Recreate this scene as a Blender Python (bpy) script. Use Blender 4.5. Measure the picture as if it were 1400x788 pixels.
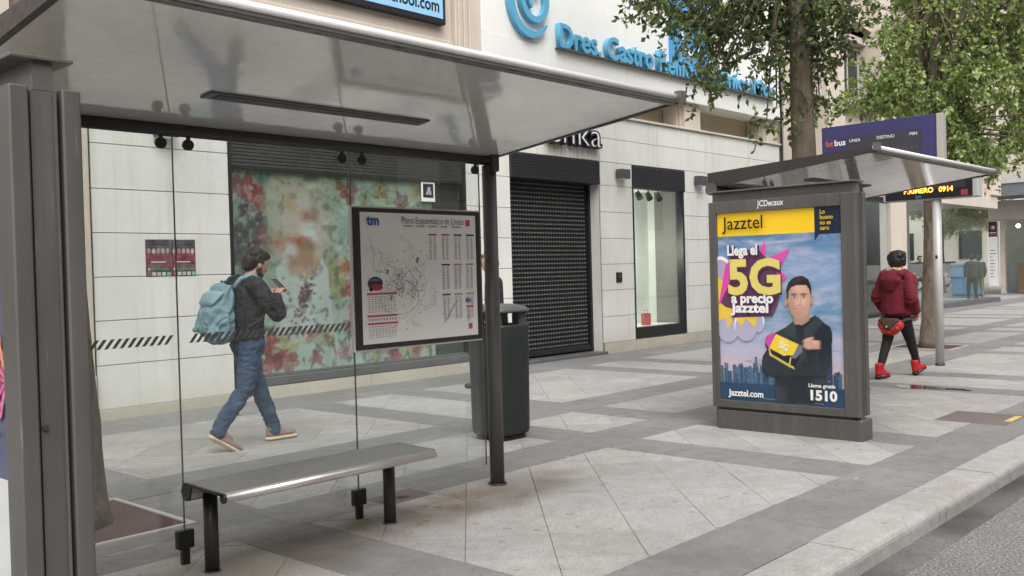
import bpy, bmesh, math, random
import numpy as np
from mathutils import Vector, Matrix
random.seed(7); RNG = np.random.default_rng(7)
for o in list(bpy.data.objects): bpy.data.objects.remove(o, do_unlink=True)
SC = bpy.context.scene; COL = SC.collection
R = math.radians
# ------------------------------------------------------------------ camera
YAW, PITCH, ROLL, FPX, HC = .829063, .0154464, -.0273423, 1308.9, 1.46
def cam_axes():
    cy, sy, cp, sp = math.cos(YAW), math.sin(YAW), math.cos(PITCH), math.sin(PITCH)
    f = Vector((sy*cp, cy*cp, -sp)); r = Vector((cy, -sy, 0)); u = r.cross(f)
    return math.cos(ROLL)*r+math.sin(ROLL)*u, -math.sin(ROLL)*r+math.cos(ROLL)*u, f
cr, cu, cf = cam_axes()
cam = bpy.data.cameras.new('camera'); camo = bpy.data.objects.new('camera', cam); COL.objects.link(camo)
cam.sensor_width = 36; cam.lens = FPX/1400*36; cam.clip_end = 2000; cam.clip_start = .05
camo.matrix_world = Matrix(((cr.x, cu.x, -cf.x, 0), (cr.y, cu.y, -cf.y, 0), (cr.z, cu.z, -cf.z, HC), (0, 0, 0, 1)))
SC.camera = camo
# ------------------------------------------------------------------ sky, sun, exposure (overcast)
SUN_EL, SUN_AZ = R(52), R(215)          # azimuth measured clockwise from +Y
W = bpy.data.worlds.new('World'); SC.world = W; W.use_nodes = True
nt = W.node_tree; bg = nt.nodes['Background']
sky = nt.nodes.new('ShaderNodeTexSky'); sky.sky_type = 'NISHITA'; sky.sun_disc = False
sky.sun_elevation = SUN_EL; sky.sun_rotation = SUN_AZ; sky.air_density = 1.0; sky.dust_density = 4.0; sky.ozone_density = 1.0
hs = nt.nodes.new('ShaderNodeHueSaturation'); hs.inputs['Saturation'].default_value = .12
nt.links.new(sky.outputs[0], hs.inputs['Color']); nt.links.new(hs.outputs[0], bg.inputs[0]); bg.inputs[1].default_value = .15
sl = bpy.data.lights.new('sun', 'SUN'); sl.energy = 1.2; sl.angle = R(60); sl.color = (1, .97, .93)
so = bpy.data.objects.new('sun', sl); COL.objects.link(so)
sd = Vector((math.sin(SUN_AZ)*math.cos(SUN_EL), math.cos(SUN_AZ)*math.cos(SUN_EL), math.sin(SUN_EL)))
so.rotation_euler = sd.to_track_quat('Z', 'Y').to_euler(); so.location = (0, -5, 20)
VS = SC.view_settings; VS.view_transform = 'Standard'; VS.look = 'None'; VS.gamma = 1; VS.exposure = 0.80; VS.use_curve_mapping = False
SC.render.engine = 'CYCLES'; SC.render.resolution_x, SC.render.resolution_y = 1024, 576
SC.cycles.max_bounces = 8; SC.cycles.transparent_max_bounces = 12; SC.cycles.glossy_bounces = 4; SC.cycles.diffuse_bounces = 4
SC.cycles.caustics_reflective = False; SC.cycles.caustics_refractive = False
# ------------------------------------------------------------------ materials
MATS = {}
class NT:
    def __init__(s, name):
        s.m = bpy.data.materials.new(name); s.m.use_nodes = True; s.t = s.m.node_tree; s.t.nodes.clear()
        s.out = s.n('ShaderNodeOutputMaterial'); MATS[name] = s.m
    def n(s, typ, **kw):
        x = s.t.nodes.new(typ)
        for k, v in kw.items():
            if k.startswith('i_'): x.inputs[k[2:].replace('_', ' ')].default_value = v
            else: setattr(x, k, v)
        return x
    def l(s, a, b): s.t.links.new(a, b)
    def coord(s, kind='Object', scale=None):
        tc = s.n('ShaderNodeTexCoord'); o = tc.outputs[kind]
        if kind == 'World':
            pass
        if scale:
            mp = s.n('ShaderNodeMapping'); mp.inputs['Scale'].default_value = scale; s.l(o, mp.inputs[0]); o = mp.outputs[0]
        return o
    def world(s, scale=None):
        o = s.n('ShaderNodeNewGeometry').outputs['Position']
        if scale:
            mp = s.n('ShaderNodeMapping'); mp.inputs['Scale'].default_value = scale; s.l(o, mp.inputs[0]); o = mp.outputs[0]
        return o
    def noise(s, vec, scale, detail=4, rough=.55, dist=0):
        x = s.n('ShaderNodeTexNoise', i_Scale=scale, i_Detail=detail, i_Roughness=rough, i_Distortion=dist); s.l(vec, x.inputs['Vector']); return x.outputs['Fac']
    def ramp(s, fac, stops):
        x = s.n('ShaderNodeValToRGB'); e = x.color_ramp.elements
        while len(e) < len(stops): e.new(.5)
        for i, (p, c) in enumerate(stops): e[i].position = p; e[i].color = (*c, 1) if len(c) == 3 else c
        s.l(fac, x.inputs[0]); return x.outputs[0]
    def maprange(s, v, a, b, c=0, d=1, smooth=False):
        x = s.n('ShaderNodeMapRange'); x.inputs[1].default_value = a; x.inputs[2].default_value = b; x.inputs[3].default_value = c; x.inputs[4].default_value = d
        if smooth: x.interpolation_type = 'SMOOTHSTEP'
        s.l(v, x.inputs[0]); return x.outputs[0]
    def math(s, op, a, b=None):
        x = s.n('ShaderNodeMath', operation=op)
        for i, v in enumerate((a, b)):
            if v is None: continue
            if isinstance(v, (int, float)): x.inputs[i].default_value = v
            else: s.l(v, x.inputs[i])
        return x.outputs[0]
    def mix(s, fac, a, b, mode='MIX'):
        x = s.n('ShaderNodeMix', data_type='RGBA', blend_type=mode)
        for i, v in ((0, fac), (6, a), (7, b)):
            if isinstance(v, (int, float)): x.inputs[i].default_value = v
            elif isinstance(v, tuple): x.inputs[i].default_value = (*v, 1)
            else: s.l(v, x.inputs[i])
        return x.outputs[2]
    def bsdf(s, color, rough=.6, metal=0, spec=.5, coat=0, bump=None, bstr=.3, bdist=.01, emit=None, estr=0):
        p = s.n('ShaderNodeBsdfPrincipled')
        def put(k, v):
            if isinstance(v, (int, float)): p.inputs[k].default_value = v
            elif isinstance(v, tuple): p.inputs[k].default_value = (*v, 1)
            else: s.l(v, p.inputs[k])
        put('Base Color', color); put('Roughness', rough); put('Metallic', metal); put('Specular IOR Level', spec)
        if coat: p.inputs['Coat Weight'].default_value = coat; p.inputs['Coat Roughness'].default_value = .06
        if emit is not None: put('Emission Color', emit); p.inputs['Emission Strength'].default_value = estr
        if bump is not None:
            b = s.n('ShaderNodeBump'); b.inputs['Strength'].default_value = bstr; b.inputs['Distance'].default_value = bdist; s.l(bump, b.inputs['Height']); s.l(b.outputs[0], p.inputs['Normal'])
        s.l(p.outputs[0], s.out.inputs[0]); return p
def plain(name, col, rough=.6, metal=0, var=.12, nscale=6, coat=0, spec=.5, bump=.0, rv=.07):
    s = NT(name); v = s.world(); n = s.noise(v, nscale, 5)
    n2 = s.noise(v, nscale*9, 3)
    c = s.mix(s.maprange(n, .3, .7), tuple(x*(1-var) for x in col), tuple(min(1, x*(1+var)) for x in col))
    rr = s.maprange(n2, .3, .7, max(.02, rough-rv), min(1, rough+rv))
    s.bsdf(c, rr, metal, spec, coat, bump=n2 if bump else None, bstr=bump or .1, bdist=.003)
    return s.m
def stone(name, col, var=.06, spots=0., streak=0., fine=.08, rough=.75, perobj=.06, bump=.15, stain=None):
    s = NT(name); v = s.world()
    n1 = s.noise(v, 1.3, 5); nm_ = s.noise(v, 7, 5, .7); n2 = s.noise(v, 55, 4, .7); n3 = s.noise(v, 170, 2, .6)
    c = s.mix(s.maprange(n1, .3, .7), tuple(x*(1-var) for x in col), tuple(min(1, x*(1+var)) for x in col))
    c = s.mix(s.maprange(n2, .35, .65), s.mix(1., c, (1-fine,)*3, 'MULTIPLY'), c)
    c = s.mix(s.maprange(n3, .3, .7, 0, 1), s.mix(1., c, (1-fine*1.3,)*3, 'MULTIPLY'), c)
    oi = s.n('ShaderNodeObjectInfo'); k = s.maprange(oi.outputs['Random'], 0, 1, 1-perobj, 1+perobj)
    kk = s.n('ShaderNodeCombineColor'); [s.l(k, kk.inputs[i]) for i in range(3)]
    c = s.mix(1., c, kk.outputs[0], 'MULTIPLY')
    if spots: c = s.mix(s.maprange(nm_, .38, .66, 0, .8), c, s.mix(1., c, (.78, .76, .74), 'MULTIPLY'))
    if spots:       # dark trodden-in blots, irregular
        vo = s.n('ShaderNodeTexVoronoi', voronoi_dimensions='2D', i_Scale=3.8, i_Randomness=1.); d = s.noise(v, 18, 2)
        vv = s.n('ShaderNodeVectorMath', operation='ADD'); s.l(v, vv.inputs[0]); sc = s.n('ShaderNodeVectorMath', operation='SCALE'); sc.inputs['Scale'].default_value = .06
        cmb = s.n('ShaderNodeCombineXYZ'); s.l(d, cmb.inputs[0]); s.l(n2, cmb.inputs[1]); s.l(cmb.outputs[0], sc.inputs[0]); s.l(sc.outputs[0], vv.inputs[1]); s.l(vv.outputs[0], vo.inputs['Vector'])
        thr = s.math('MULTIPLY', s.maprange(s.noise(v, .9, 2), .33, .68, .03, 1.), .105)
        f = s.math('LESS_THAN', vo.outputs['Distance'], thr)
        c = s.mix(s.math('MULTIPLY', f, spots), c, tuple(x*.45 for x in col))
        pv = s.n('ShaderNodeTexVoronoi', voronoi_dimensions='2D', i_Scale=34., i_Randomness=1.); s.l(v, pv.inputs['Vector']); pf_ = s.math('LESS_THAN', pv.outputs['Distance'], s.maprange(s.noise(v, 6, 3), .4, .7, .06, .26)); c = s.mix(s.math('MULTIPLY', pf_, spots*.6), c, tuple(x*.5 for x in col))
        wv = s.n('ShaderNodeTexVoronoi', voronoi_dimensions='2D', i_Scale=1.7, i_Randomness=1.); s.l(vv.outputs[0], wv.inputs['Vector']); c = s.mix(s.math('MULTIPLY', s.math('LESS_THAN', wv.outputs['Distance'], s.maprange(s.noise(v, 1.3, 3), .45, .7, 0, .028)), .6), c, (.62, .60, .58))
        w = s.noise(v, .55, 4, .65); c = s.mix(s.maprange(s.noise(v, 26, 5, .75), .56, .72, 0, spots*.55), c, tuple(x*.55 for x in col)); c = s.mix(s.maprange(w, .5, .75, 0, .55), c, s.mix(1., c, (.74, .70, .66), 'MULTIPLY'))
    if streak:
        st = s.noise(s.world((9, 9, .5)), 1.0, 5, .65); c = s.mix(s.maprange(st, .52, .8, 0, streak), c, s.mix(1., c, (.66, .65, .60), 'MULTIPLY'))
    if stain: c = stain(s, c)
    s.bsdf(c, rough, 0, .35, bump=n2, bstr=bump, bdist=.004); return s.m
def post_stain(s, c):       # rusty-brown grime round the shelter feet
    v = s.world(); n = s.noise(v, 3.5, 4, .6)
    for (px, py, rx, ry, a) in ((4.5, 4.42, .85, .42, .8), (3.75, 4.38, .9, .38, .85), (5.1, 4.4, .5, .3, .35), (2.7, 4.25, 1.0, .42, .85), (8.3, 3.7, 1.3, 1.0, .35)):
        mp = s.n('ShaderNodeMapping'); mp.inputs['Location'].default_value = (-px/rx, -py/ry, 0); mp.inputs['Scale'].default_value = (1/rx, 1/ry, 1)
        s.l(v, mp.inputs[0]); ln = s.n('ShaderNodeVectorMath', operation='LENGTH'); s.l(mp.outputs[0], ln.inputs[0])
        f = s.maprange(s.math('ADD', ln.outputs['Value'], s.math('MULTIPLY', s.math('SUBTRACT', n, .5), 1.6)), .2, 1.05, a, 0)
        c = s.mix(f, c, s.mix(1., c, (.52, .44, .37), 'MULTIPLY'))
    return c
def letter_runs(s, c):      # dark runs below the raised shop letters
    v = s.world(); sep = s.n('ShaderNodeSeparateXYZ'); s.l(v, sep.inputs[0]); n = s.noise(s.world((14, 14, .8)), 1., 4, .7)
    fx = s.math('MULTIPLY', s.maprange(sep.outputs[0], 11.8, 12.1), s.maprange(sep.outputs[0], 13.45, 13.3)); fz = s.math('MULTIPLY', s.maprange(sep.outputs[2], 3.35, 3.55, .35, 1), s.maprange(sep.outputs[2], 3.66, 3.60))
    return s.mix(s.math('MULTIPLY', s.math('MULTIPLY', fx, fz), s.maprange(n, .38, .62, .1, .85)), foot_grime(s, c), (.26, .235, .18))
def foot_grime(s, c):       # splash dirt along the wall foot
    v = s.world(); sep = s.n('ShaderNodeSeparateXYZ'); s.l(v, sep.inputs[0]); n = s.noise(v, 5, 4, .6)
    f = s.maprange(s.math('ADD', sep.outputs[2], s.math('MULTIPLY', s.math('SUBTRACT', n, .5), .35)), .0, .45, .55, 0)
    return s.mix(f, c, s.mix(1., c, (.74, .69, .60), 'MULTIPLY'))
stone('light_granite', (.50, .485, .47), spots=.85, fine=.26, perobj=.10, stain=post_stain)
stone('dark_granite', (.275, .267, .265), spots=.5, fine=.18, perobj=.06, var=.09, stain=post_stain)
stone('kerb_granite', (.49, .47, .455), spots=.7, fine=.22, perobj=.04)
stone('gutter_concrete', (.17, .16, .152), var=.55, spots=.9, fine=.35, rough=.5)
stone('mortar', (.27, .26, .25), fine=.2)
stone('white_stone', (.735, .725, .69), var=.06, streak=.5, fine=.035, perobj=.025, rough=.6, bump=.04, stain=letter_runs)
stone('plinth_stone', (.60, .57, .50), var=.10, streak=.35, fine=.09, perobj=.04, stain=foot_grime)
stone('fascia_panel', (.80, .80, .775), var=.02, streak=.15, fine=.02, perobj=.015, rough=.5, bump=.02)
stone('beige_stone', (.60, .525, .455), var=.06, streak=.3, fine=.05, perobj=.02)
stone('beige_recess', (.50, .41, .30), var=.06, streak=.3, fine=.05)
stone('stone_joint', (.24, .235, .22), fine=.1)
stone('pit_resin', (.17, .085, .075), var=.15, fine=.45, rough=.9, bump=.8)
stone('grate_border', (.55, .54, .52), fine=.12)
stone('manhole_plate', (.20, .165, .155), fine=.25, var=.15)
stone('hidden_wall', (.46, .43, .40), var=.08, streak=.4, fine=.05)
def asphalt():
    s = NT('asphalt'); v = s.world()
    n = s.noise(v, 70, 3, .75); n2 = s.noise(v, 260, 2, .6); b = s.noise(v, 1.1, 4)
    c = s.ramp(n, [(.32, (.06, .06, .062)), (.5, (.25, .245, .24)), (.66, (.56, .55, .54))])
    c = s.mix(s.maprange(b, .35, .7, 0, .45), c, s.mix(1., c, (.6, .6, .61), 'MULTIPLY'))
    s.bsdf(c, .62, 0, .45, bump=s.math('ADD', n, n2), bstr=.9, bdist=.012)
asphalt()
def worn_paint(name, col):
    s = NT(name); v = s.world(); st = s.noise(s.world((11, 11, .45)), 1., 5, .7); b = s.noise(v, 2.1, 4); f = s.noise(v, 42, 3, .7); sc = s.noise(s.world((70, 70, 3)), 1., 2, .5)
    c = s.mix(s.maprange(b, .3, .7), tuple(x*.86 for x in col), tuple(x*1.14 for x in col)); c = s.mix(s.maprange(st, .48, .75, 0, .55), c, tuple(x*1.55 for x in col)); c = s.mix(s.maprange(st, .42, .25, 0, .5), c, tuple(x*.6 for x in col))
    c = s.mix(s.maprange(sc, .70, .76, 0, .5), c, (.26, .25, .24)); c = s.mix(s.maprange(f, .68, .74, 0, .35), c, tuple(x*.45 for x in col))
    s.bsdf(c, s.maprange(st, .3, .7, .34, .52), .25, .5, bump=f, bstr=.04, bdist=.003)
worn_paint('shelter_grey', (.105, .10, .095))
plain('shelter_grey_light', (.17, .165, .158), .38, .5, .08, 4)
plain('shelter_dark', (.05, .045, .043), .45, .3, .1, 4)
plain('black_fitting', (.012, .012, .012), .45, 0, .2, 8)
plain('black_frame', (.016, .017, .019), .4, .2, .15, 6)
plain('silver_lip', (.78, .77, .76), .36, .1, .05, 2, rv=.03)
plain('bin_green', (.018, .024, .022), .55, 0, .14, 5, bump=.05)
plain('bin_lid', (.075, .088, .085), .5, 0, .12, 7, bump=.05)
plain('pole_grey', (.50, .50, .49), .5, .2, .06, 6)
plain('shutter_slat', (.016, .016, .021), .45, .3, .2, 5)
plain('shutter_insert', (.19, .175, .15), .5, 0, .25, 9)
plain('shutter_box', (.017, .018, .023), .5, .1, .15, 4)
plain('louvre', (.035, .036, .036), .45, .2, .15, 4)
plain('sill_metal', (.13, .135, .135), .45, .3, .12, 3)
plain('wall_lamp_grey', (.075, .078, .085), .45, .2, .1, 6)
plain('sign_blue', (.10, .36, .56), .45, 0, .06, 4)
plain('panel_blue', (.06, .30, .60), .4, 0, .05, 3)
plain('sign_white', (.82, .82, .82), .4, 0, .03, 5)
plain('letter_black', (.012, .012, .018), .5, 0, .1, 9)
plain('latbus_blue', (.028, .026, .115), .35, 0, .08, 2, coat=.3)
plain('latbus_screen', (.035, .035, .05), .35, 0, .1, 12)
plain('totem_side', (.42, .39, .36), .45, .2, .05, 3)
plain('interior_white', (.72, .76, .71), .7, 0, .05, 2)
plain('interior_grey', (.35, .36, .34), .7, 0, .08, 2)
plain('cloth_cream', (.55, .54, .46), .85, 0, .1, 8)
plain('cloth_dark', (.04, .04, .04), .85, 0, .1, 8)
plain('bag_red', (.55, .07, .05), .6, 0, .1, 8)
plain('skin', (.50, .28, .20), .5, 0, .06, 10)
plain('hair_black', (.010, .008, .008), .5, 0, .3, 40, bump=.5)
plain('hair_ginger', (.26, .09, .03), .55, 0, .3, 40, bump=.5)
plain('jacket_black', (.016, .017, .020), .78, 0, .35, 14, bump=.35)
plain('hoodie_red', (.155, .010, .022), .88, 0, .22, 14, bump=.4)
plain('fur_cream', (.45, .36, .22), .9, 0, .2, 40, bump=.5)
def denim():
    s = NT('denim'); v = s.coord('Object'); n = s.noise(v, 9, 4); w = s.noise(v, 160, 2)
    c = s.ramp(n, [(.3, (.026, .045, .085)), (.6, (.055, .09, .15)), (.75, (.085, .125, .19))])
    s.bsdf(c, .85, 0, .2, bump=s.math('ADD', s.noise(v, 16, 3, .5, 1.), s.math('MULTIPLY', w, .2)), bstr=.5, bdist=.02)
denim()
plain('leggings_black', (.009, .009, .011), .8, 0, .2, 12)
plain('boot_red', (.48, .012, .016), .4, 0, .12, 14)
plain('boot_sole', (.012, .011, .011), .6)
plain('shoe_tan', (.30, .20, .175), .75, 0, .15, 20)
plain('shoe_sole', (.62, .52, .36), .7)
plain('backpack_blue', (.15, .255, .30), .68, 0, .18, 14, bump=.4)
plain('backpack_dark', (.03, .045, .06), .7)
plain('strap_blue', (.20, .31, .36), .7)
plain('hipbag_brown', (.07, .045, .035), .6, 0, .25, 25)
plain('hipbag_red', (.50, .035, .03), .6, 0, .35, 22)
plain('phone_case', (.03, .03, .035), .25)
plain('phone_light', (.35, .38, .42), .2)
plain('olive_coat', (.035, .040, .032), .85)
plain('coat_tan', (.17, .12, .08), .85)
plain('car_white', (.62, .63, .64), .25, .1, .03, 3, coat=.8)
plain('car_grey', (.16, .17, .18), .25, .4, .03, 3, coat=.8)
plain('car_glass', (.015, .018, .02), .08, 0, .1, 2)
plain('tyre', (.012, .012, .012), .8)
def puddle():
    s = NT('puddle_water'); s.bsdf((.045, .04, .038), .04, 0, .6)
puddle()
plain('container_blue', (.06, .22, .40), .5)
plain('canopy_grey', (.16, .165, .175), .5, .2)
plain('far_plaster', (.62, .57, .50), .8, 0, .06, .6)
plain('far_brick', (.42, .24, .17), .85, 0, .12, 1.5)
plain('far_grey', (.40, .40, .39), .8, 0, .06, .6)
plain('steel_seat', (.30, .29, .28), .42, .7, .07, 3, rv=.05)
plain('steel_tube', (.70, .66, .64), .44, 1., .03, 3, rv=.02)
plain('paint_yellow', (.60, .42, .13), .7)
def glass(name, tint, gloss=1., rough=.0, film=0.):
    s = NT(name); t = s.n('ShaderNodeBsdfTransparent'); t.inputs[0].default_value = (*tint, 1)
    g = s.n('ShaderNodeBsdfGlossy'); g.inputs['Roughness'].default_value = rough; g.inputs['Color'].default_value = (1, 1, 1, 1)
    fr = s.n('ShaderNodeFresnel'); s.l(s.maprange(s.n('ShaderNodeNewGeometry').outputs['Backfacing'], 0, 1, 1.5, 1/1.5), fr.inputs['IOR'])
    mx = s.n('ShaderNodeMixShader'); s.l(s.math('MULTIPLY', fr.outputs[0], gloss), mx.inputs[0]); s.l(t.outputs[0], mx.inputs[1]); s.l(g.outputs[0], mx.inputs[2]); o_ = mx.outputs[0]
    if film:
        d = s.n('ShaderNodeBsdfDiffuse'); d.inputs[0].default_value = (.62, .66, .63, 1); tl = s.n('ShaderNodeBsdfTranslucent'); tl.inputs[0].default_value = (.62, .66, .63, 1); h = s.n('ShaderNodeMixShader'); s.l(d.outputs[0], h.inputs[1]); s.l(tl.outputs[0], h.inputs[2])
        v = s.world((1, 1, .35)); k = s.math('MULTIPLY', s.maprange(s.noise(v, 3.5, 4, .6), .3, .75, .35, 1.5), film); m2 = s.n('ShaderNodeMixShader'); s.l(k, m2.inputs[0]); s.l(o_, m2.inputs[1]); s.l(h.outputs[0], m2.inputs[2]); o_ = m2.outputs[0]
    s.l(o_, s.out.inputs[0])
glass('clear_glass', (.955, .975, .965), 1.0, film=.035)
glass('shop_glass', (.93, .95, .935), 1.0)
glass('corner_glass', (.92, .95, .93), .6)
def soffit():
    s = NT('glossy_soffit'); v = s.world()
    n = s.noise(v, 2.2, 3, .5, .6); d = s.noise(v, 14, 5, .65)
    c = s.mix(s.maprange(d, .4, .75, 0, .35), (.78, .765, .72), (.56, .54, .49))
    p = s.bsdf(c, s.maprange(d, .3, .7, .05, .12), 0, .8, coat=.9, bump=n, bstr=.10, bdist=.06)
soffit()
def lip_dirt():
    s = NT('dirty_lip'); v = s.world((3, 30, 30)); n = s.noise(v, 3, 5, .7)
    s.bsdf(s.ramp(n, [(.42, (.20, .19, .175)), (.55, (.13, .12, .11)), (.64, (.02, .018, .015))]), .5, .2)
lip_dirt()
def vcol(name, rough=.5, coat=0, emit=0, spec=.4, fade=None):
    s = NT(name); a = s.n('ShaderNodeAttribute', attribute_name='Col'); c = a.outputs['Color']
    if fade:
        n = s.noise(s.world(), 9, 4, .6); c = s.mix(s.maprange(n, .35, .7, 0, fade), c, (.6, .6, .58))
    s.bsdf(c, rough, 0, spec, coat, emit=c if emit else None, estr=emit)
vcol('print', .45, .15); vcol('print_lit', .3, .4, .12); vcol('print_worn', .6, 0, 0, .3, .2)
def emissive(name, col, st):
    s = NT(name); s.bsdf((.02, .02, .02), .5, emit=col, estr=st)
emissive('led_orange', (1., .33, .03), 3.2); emissive('led_red', (.6, .03, .05), .28); emissive('led_blue', (.05, .22, .55), .35); emissive('lamp_warm', (1, .86, .55), 6)
def bark(name, c1, c2):
    s = NT(name); v = s.world((1, 1, .35)); n = s.noise(v, 14, 6, .65, .4); b = s.noise(s.world(), 2.2, 4)
    vo = s.n('ShaderNodeTexVoronoi', i_Scale=11.); s.l(v, vo.inputs['Vector'])
    c = s.mix(s.maprange(n, .3, .7), c1, c2); c = s.mix(s.maprange(b, .4, .7, 0, .6), c, (.16, .13, .10))
    s.bsdf(c, .9, 0, .2, bump=s.math('ADD', n, s.math('MULTIPLY', vo.outputs['Distance'], .7)), bstr=.9, bdist=.025)
bark('bark', (.10, .078, .062), (.26, .20, .155)); bark('bark_dark', (.058, .047, .035), (.155, .125, .088))
def leaf(name, stops):
    s = NT(name); g = s.n('ShaderNodeNewGeometry'); c = s.ramp(g.outputs['Random Per Island'], stops)
    n = s.noise(s.world(), .9, 3); c = s.mix(s.maprange(n, .35, .65, 0, .5), c, s.mix(1., c, (.62, .78, .60), 'MULTIPLY'))
    p = s.n('ShaderNodeBsdfPrincipled'); s.l(c, p.inputs['Base Color']); p.inputs['Roughness'].default_value = .38; p.inputs['Specular IOR Level'].default_value = .45
    tr = s.n('ShaderNodeBsdfTranslucent'); s.l(s.mix(1., c, (1.35, 1.45, .75), 'MULTIPLY'), tr.inputs[0])
    mx = s.n('ShaderNodeMixShader'); mx.inputs[0].default_value = .36; s.l(p.outputs[0], mx.inputs[1]); s.l(tr.outputs[0], mx.inputs[2]); s.l(mx.outputs[0], s.out.inputs[0])
leaf('ficus_leaf', [(0, (.035, .055, .03)), (.4, (.078, .108, .046)), (.8, (.16, .19, .07)), (1, (.32, .35, .14))])
leaf('ficus_leaf_bright', [(0, (.06, .09, .04)), (.25, (.16, .215, .08)), (.7, (.34, .40, .15)), (1, (.60, .62, .30))])
M = MATS
# ------------------------------------------------------------------ builders
def tag(o, label=None, cat=None, group=None, kind=None):
    if label: o['label'] = label
    if cat: o['category'] = cat
    if group: o['group'] = group
    if kind: o['kind'] = kind
    return o
def thing(name, loc, label, cat, group=None, rz=0):
    o = bpy.data.objects.new(name, None); COL.objects.link(o); o.location = loc; o.rotation_euler = (0, 0, rz); o.empty_display_size = .2
    return tag(o, label, cat, group)
def org(o):
    v = Vector((0, 0, 0))
    while o: v += Vector(o.location); o = o.parent
    return v
class MB:
    def __init__(s): s.v = []; s.f = []; s.sm = []; s.mi = []; s.cur = 0
    def add(s, vs, fs, smooth=False):
        b = len(s.v); s.v += [tuple(map(float, q)) for q in vs]
        for f in fs: s.f.append(tuple(i+b for i in f)); s.sm.append(smooth); s.mi.append(s.cur)
        return s
    def box(s, x0, x1, y0, y1, z0, z1, bev=0):
        if x0 > x1: x0, x1 = x1, x0
        if y0 > y1: y0, y1 = y1, y0
        if z0 > z1: z0, z1 = z1, z0
        if bev <= 0:
            return s.add([(x, y, z) for x in (x0, x1) for y in (y0, y1) for z in (z0, z1)], [(0, 1, 3, 2), (4, 6, 7, 5), (0, 4, 5, 1), (2, 3, 7, 6), (0, 2, 6, 4), (1, 5, 7, 3)])
        b = min(bev, (x1-x0)*.49, (y1-y0)*.49, (z1-z0)*.49)
        vs = {}; L = []
        X, Y, Z = (x0, x1), (y0, y1), (z0, z1)
        for i in (0, 1):
            for j in (0, 1):
                for k in (0, 1):
                    sx, sy, sz = (1, -1)[i], (1, -1)[j], (1, -1)[k]
                    for a, q in enumerate(((X[i], Y[j]+sy*b, Z[k]+sz*b), (X[i]+sx*b, Y[j], Z[k]+sz*b), (X[i]+sx*b, Y[j]+sy*b, Z[k]))):
                        vs[i, j, k, a] = len(L); L.append(q)
        F = []
        for i in (0, 1):
            q = [vs[i, 0, 0, 0], vs[i, 0, 1, 0], vs[i, 1, 1, 0], vs[i, 1, 0, 0]]; F.append(q if i == 0 else q[::-1])
            q = [vs[0, i, 0, 1], vs[1, i, 0, 1], vs[1, i, 1, 1], vs[0, i, 1, 1]]; F.append(q if i == 0 else q[::-1])
            q = [vs[0, 0, i, 2], vs[0, 1, i, 2], vs[1, 1, i, 2], vs[1, 0, i, 2]]; F.append(q if i == 0 else q[::-1])
        for i in (0, 1):
            for j in (0, 1):
                F.append([vs[i, j, 0, 0], vs[i, j, 0, 1], vs[i, j, 1, 1], vs[i, j, 1, 0]])
                F.append([vs[i, 0, j, 0], vs[i, 0, j, 2], vs[i, 1, j, 2], vs[i, 1, j, 0]])
                F.append([vs[0, i, j, 1], vs[0, i, j, 2], vs[1, i, j, 2], vs[1, i, j, 1]])
                for k in (0, 1): F.append([vs[i, j, k, 0], vs[i, j, k, 1], vs[i, j, k, 2]])
        return s.add(L, F)
    def prism(s, pts, axis, a, b):           # polygon (2-D) extruded along axis between a and b
        n = len(pts); P = {'x': lambda u, v, w: (w, u, v), 'y': lambda u, v, w: (u, w, v), 'z': lambda u, v, w: (u, v, w)}[axis]
        vs = [P(u, v, a) for u, v in pts]+[P(u, v, b) for u, v in pts]
        return s.add(vs, [tuple(range(n))[::-1], tuple(range(n, 2*n))]+[(i, (i+1) % n, (i+1) % n+n, i+n) for i in range(n)])
    def tube(s, path, rad, seg=12, cap=True, smooth=True, sx=1., sy=1.):
        P = [Vector(p) for p in path]; n = len(P); rs = rad if isinstance(rad, (list, tuple)) else [rad]*n
        t0 = (P[1]-P[0]).normalized(); ref = Vector((0, 0, 1)) if abs(t0.z) < .9 else Vector((1, 0, 0))
        u = t0.cross(ref).normalized(); vs = []
        for i in range(n):
            t = (P[min(i+1, n-1)]-P[max(i-1, 0)]).normalized(); u = (u-t*u.dot(t)).normalized(); w = t.cross(u)
            for k in range(seg):
                a = 2*math.pi*k/seg; vs.append(P[i]+(u*math.cos(a)*sx+w*math.sin(a)*sy)*rs[i])
        fs = [(i*seg+k, i*seg+(k+1) % seg, (i+1)*seg+(k+1) % seg, (i+1)*seg+k) for i in range(n-1) for k in range(seg)]
        s.add(vs, fs, smooth)
        if cap:
            b = len(s.v)-n*seg; s.f += [tuple(b+k for k in range(seg))[::-1], tuple(b+(n-1)*seg+k for k in range(seg))]; s.sm += [False]*2; s.mi += [s.cur]*2
        return s
    def lathe(s, prof, c, seg=32, smooth=True, a0=0, a1=2*math.pi, sq=None, k=1.):
        prof = [(r*k, z) for r, z in prof]
        full = abs(a1-a0-2*math.pi) < 1e-6; m = seg if full else seg+1; vs = []
        for r, z in prof:
            for kk in range(m):
                a = a0+(a1-a0)*kk/seg; ca, sa = math.cos(a), math.sin(a)
                q = 1 if not sq else 1/((abs(ca)**sq+abs(sa)**sq)**(1/sq))
                vs.append((c[0]+r*ca*q, c[1]+r*sa*q, c[2]+z))
        return s.add(vs, [(i*m+k, i*m+(k+1) % m, (i+1)*m+(k+1) % m, (i+1)*m+k) for i in range(len(prof)-1) for k in range(seg)], smooth)
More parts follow.
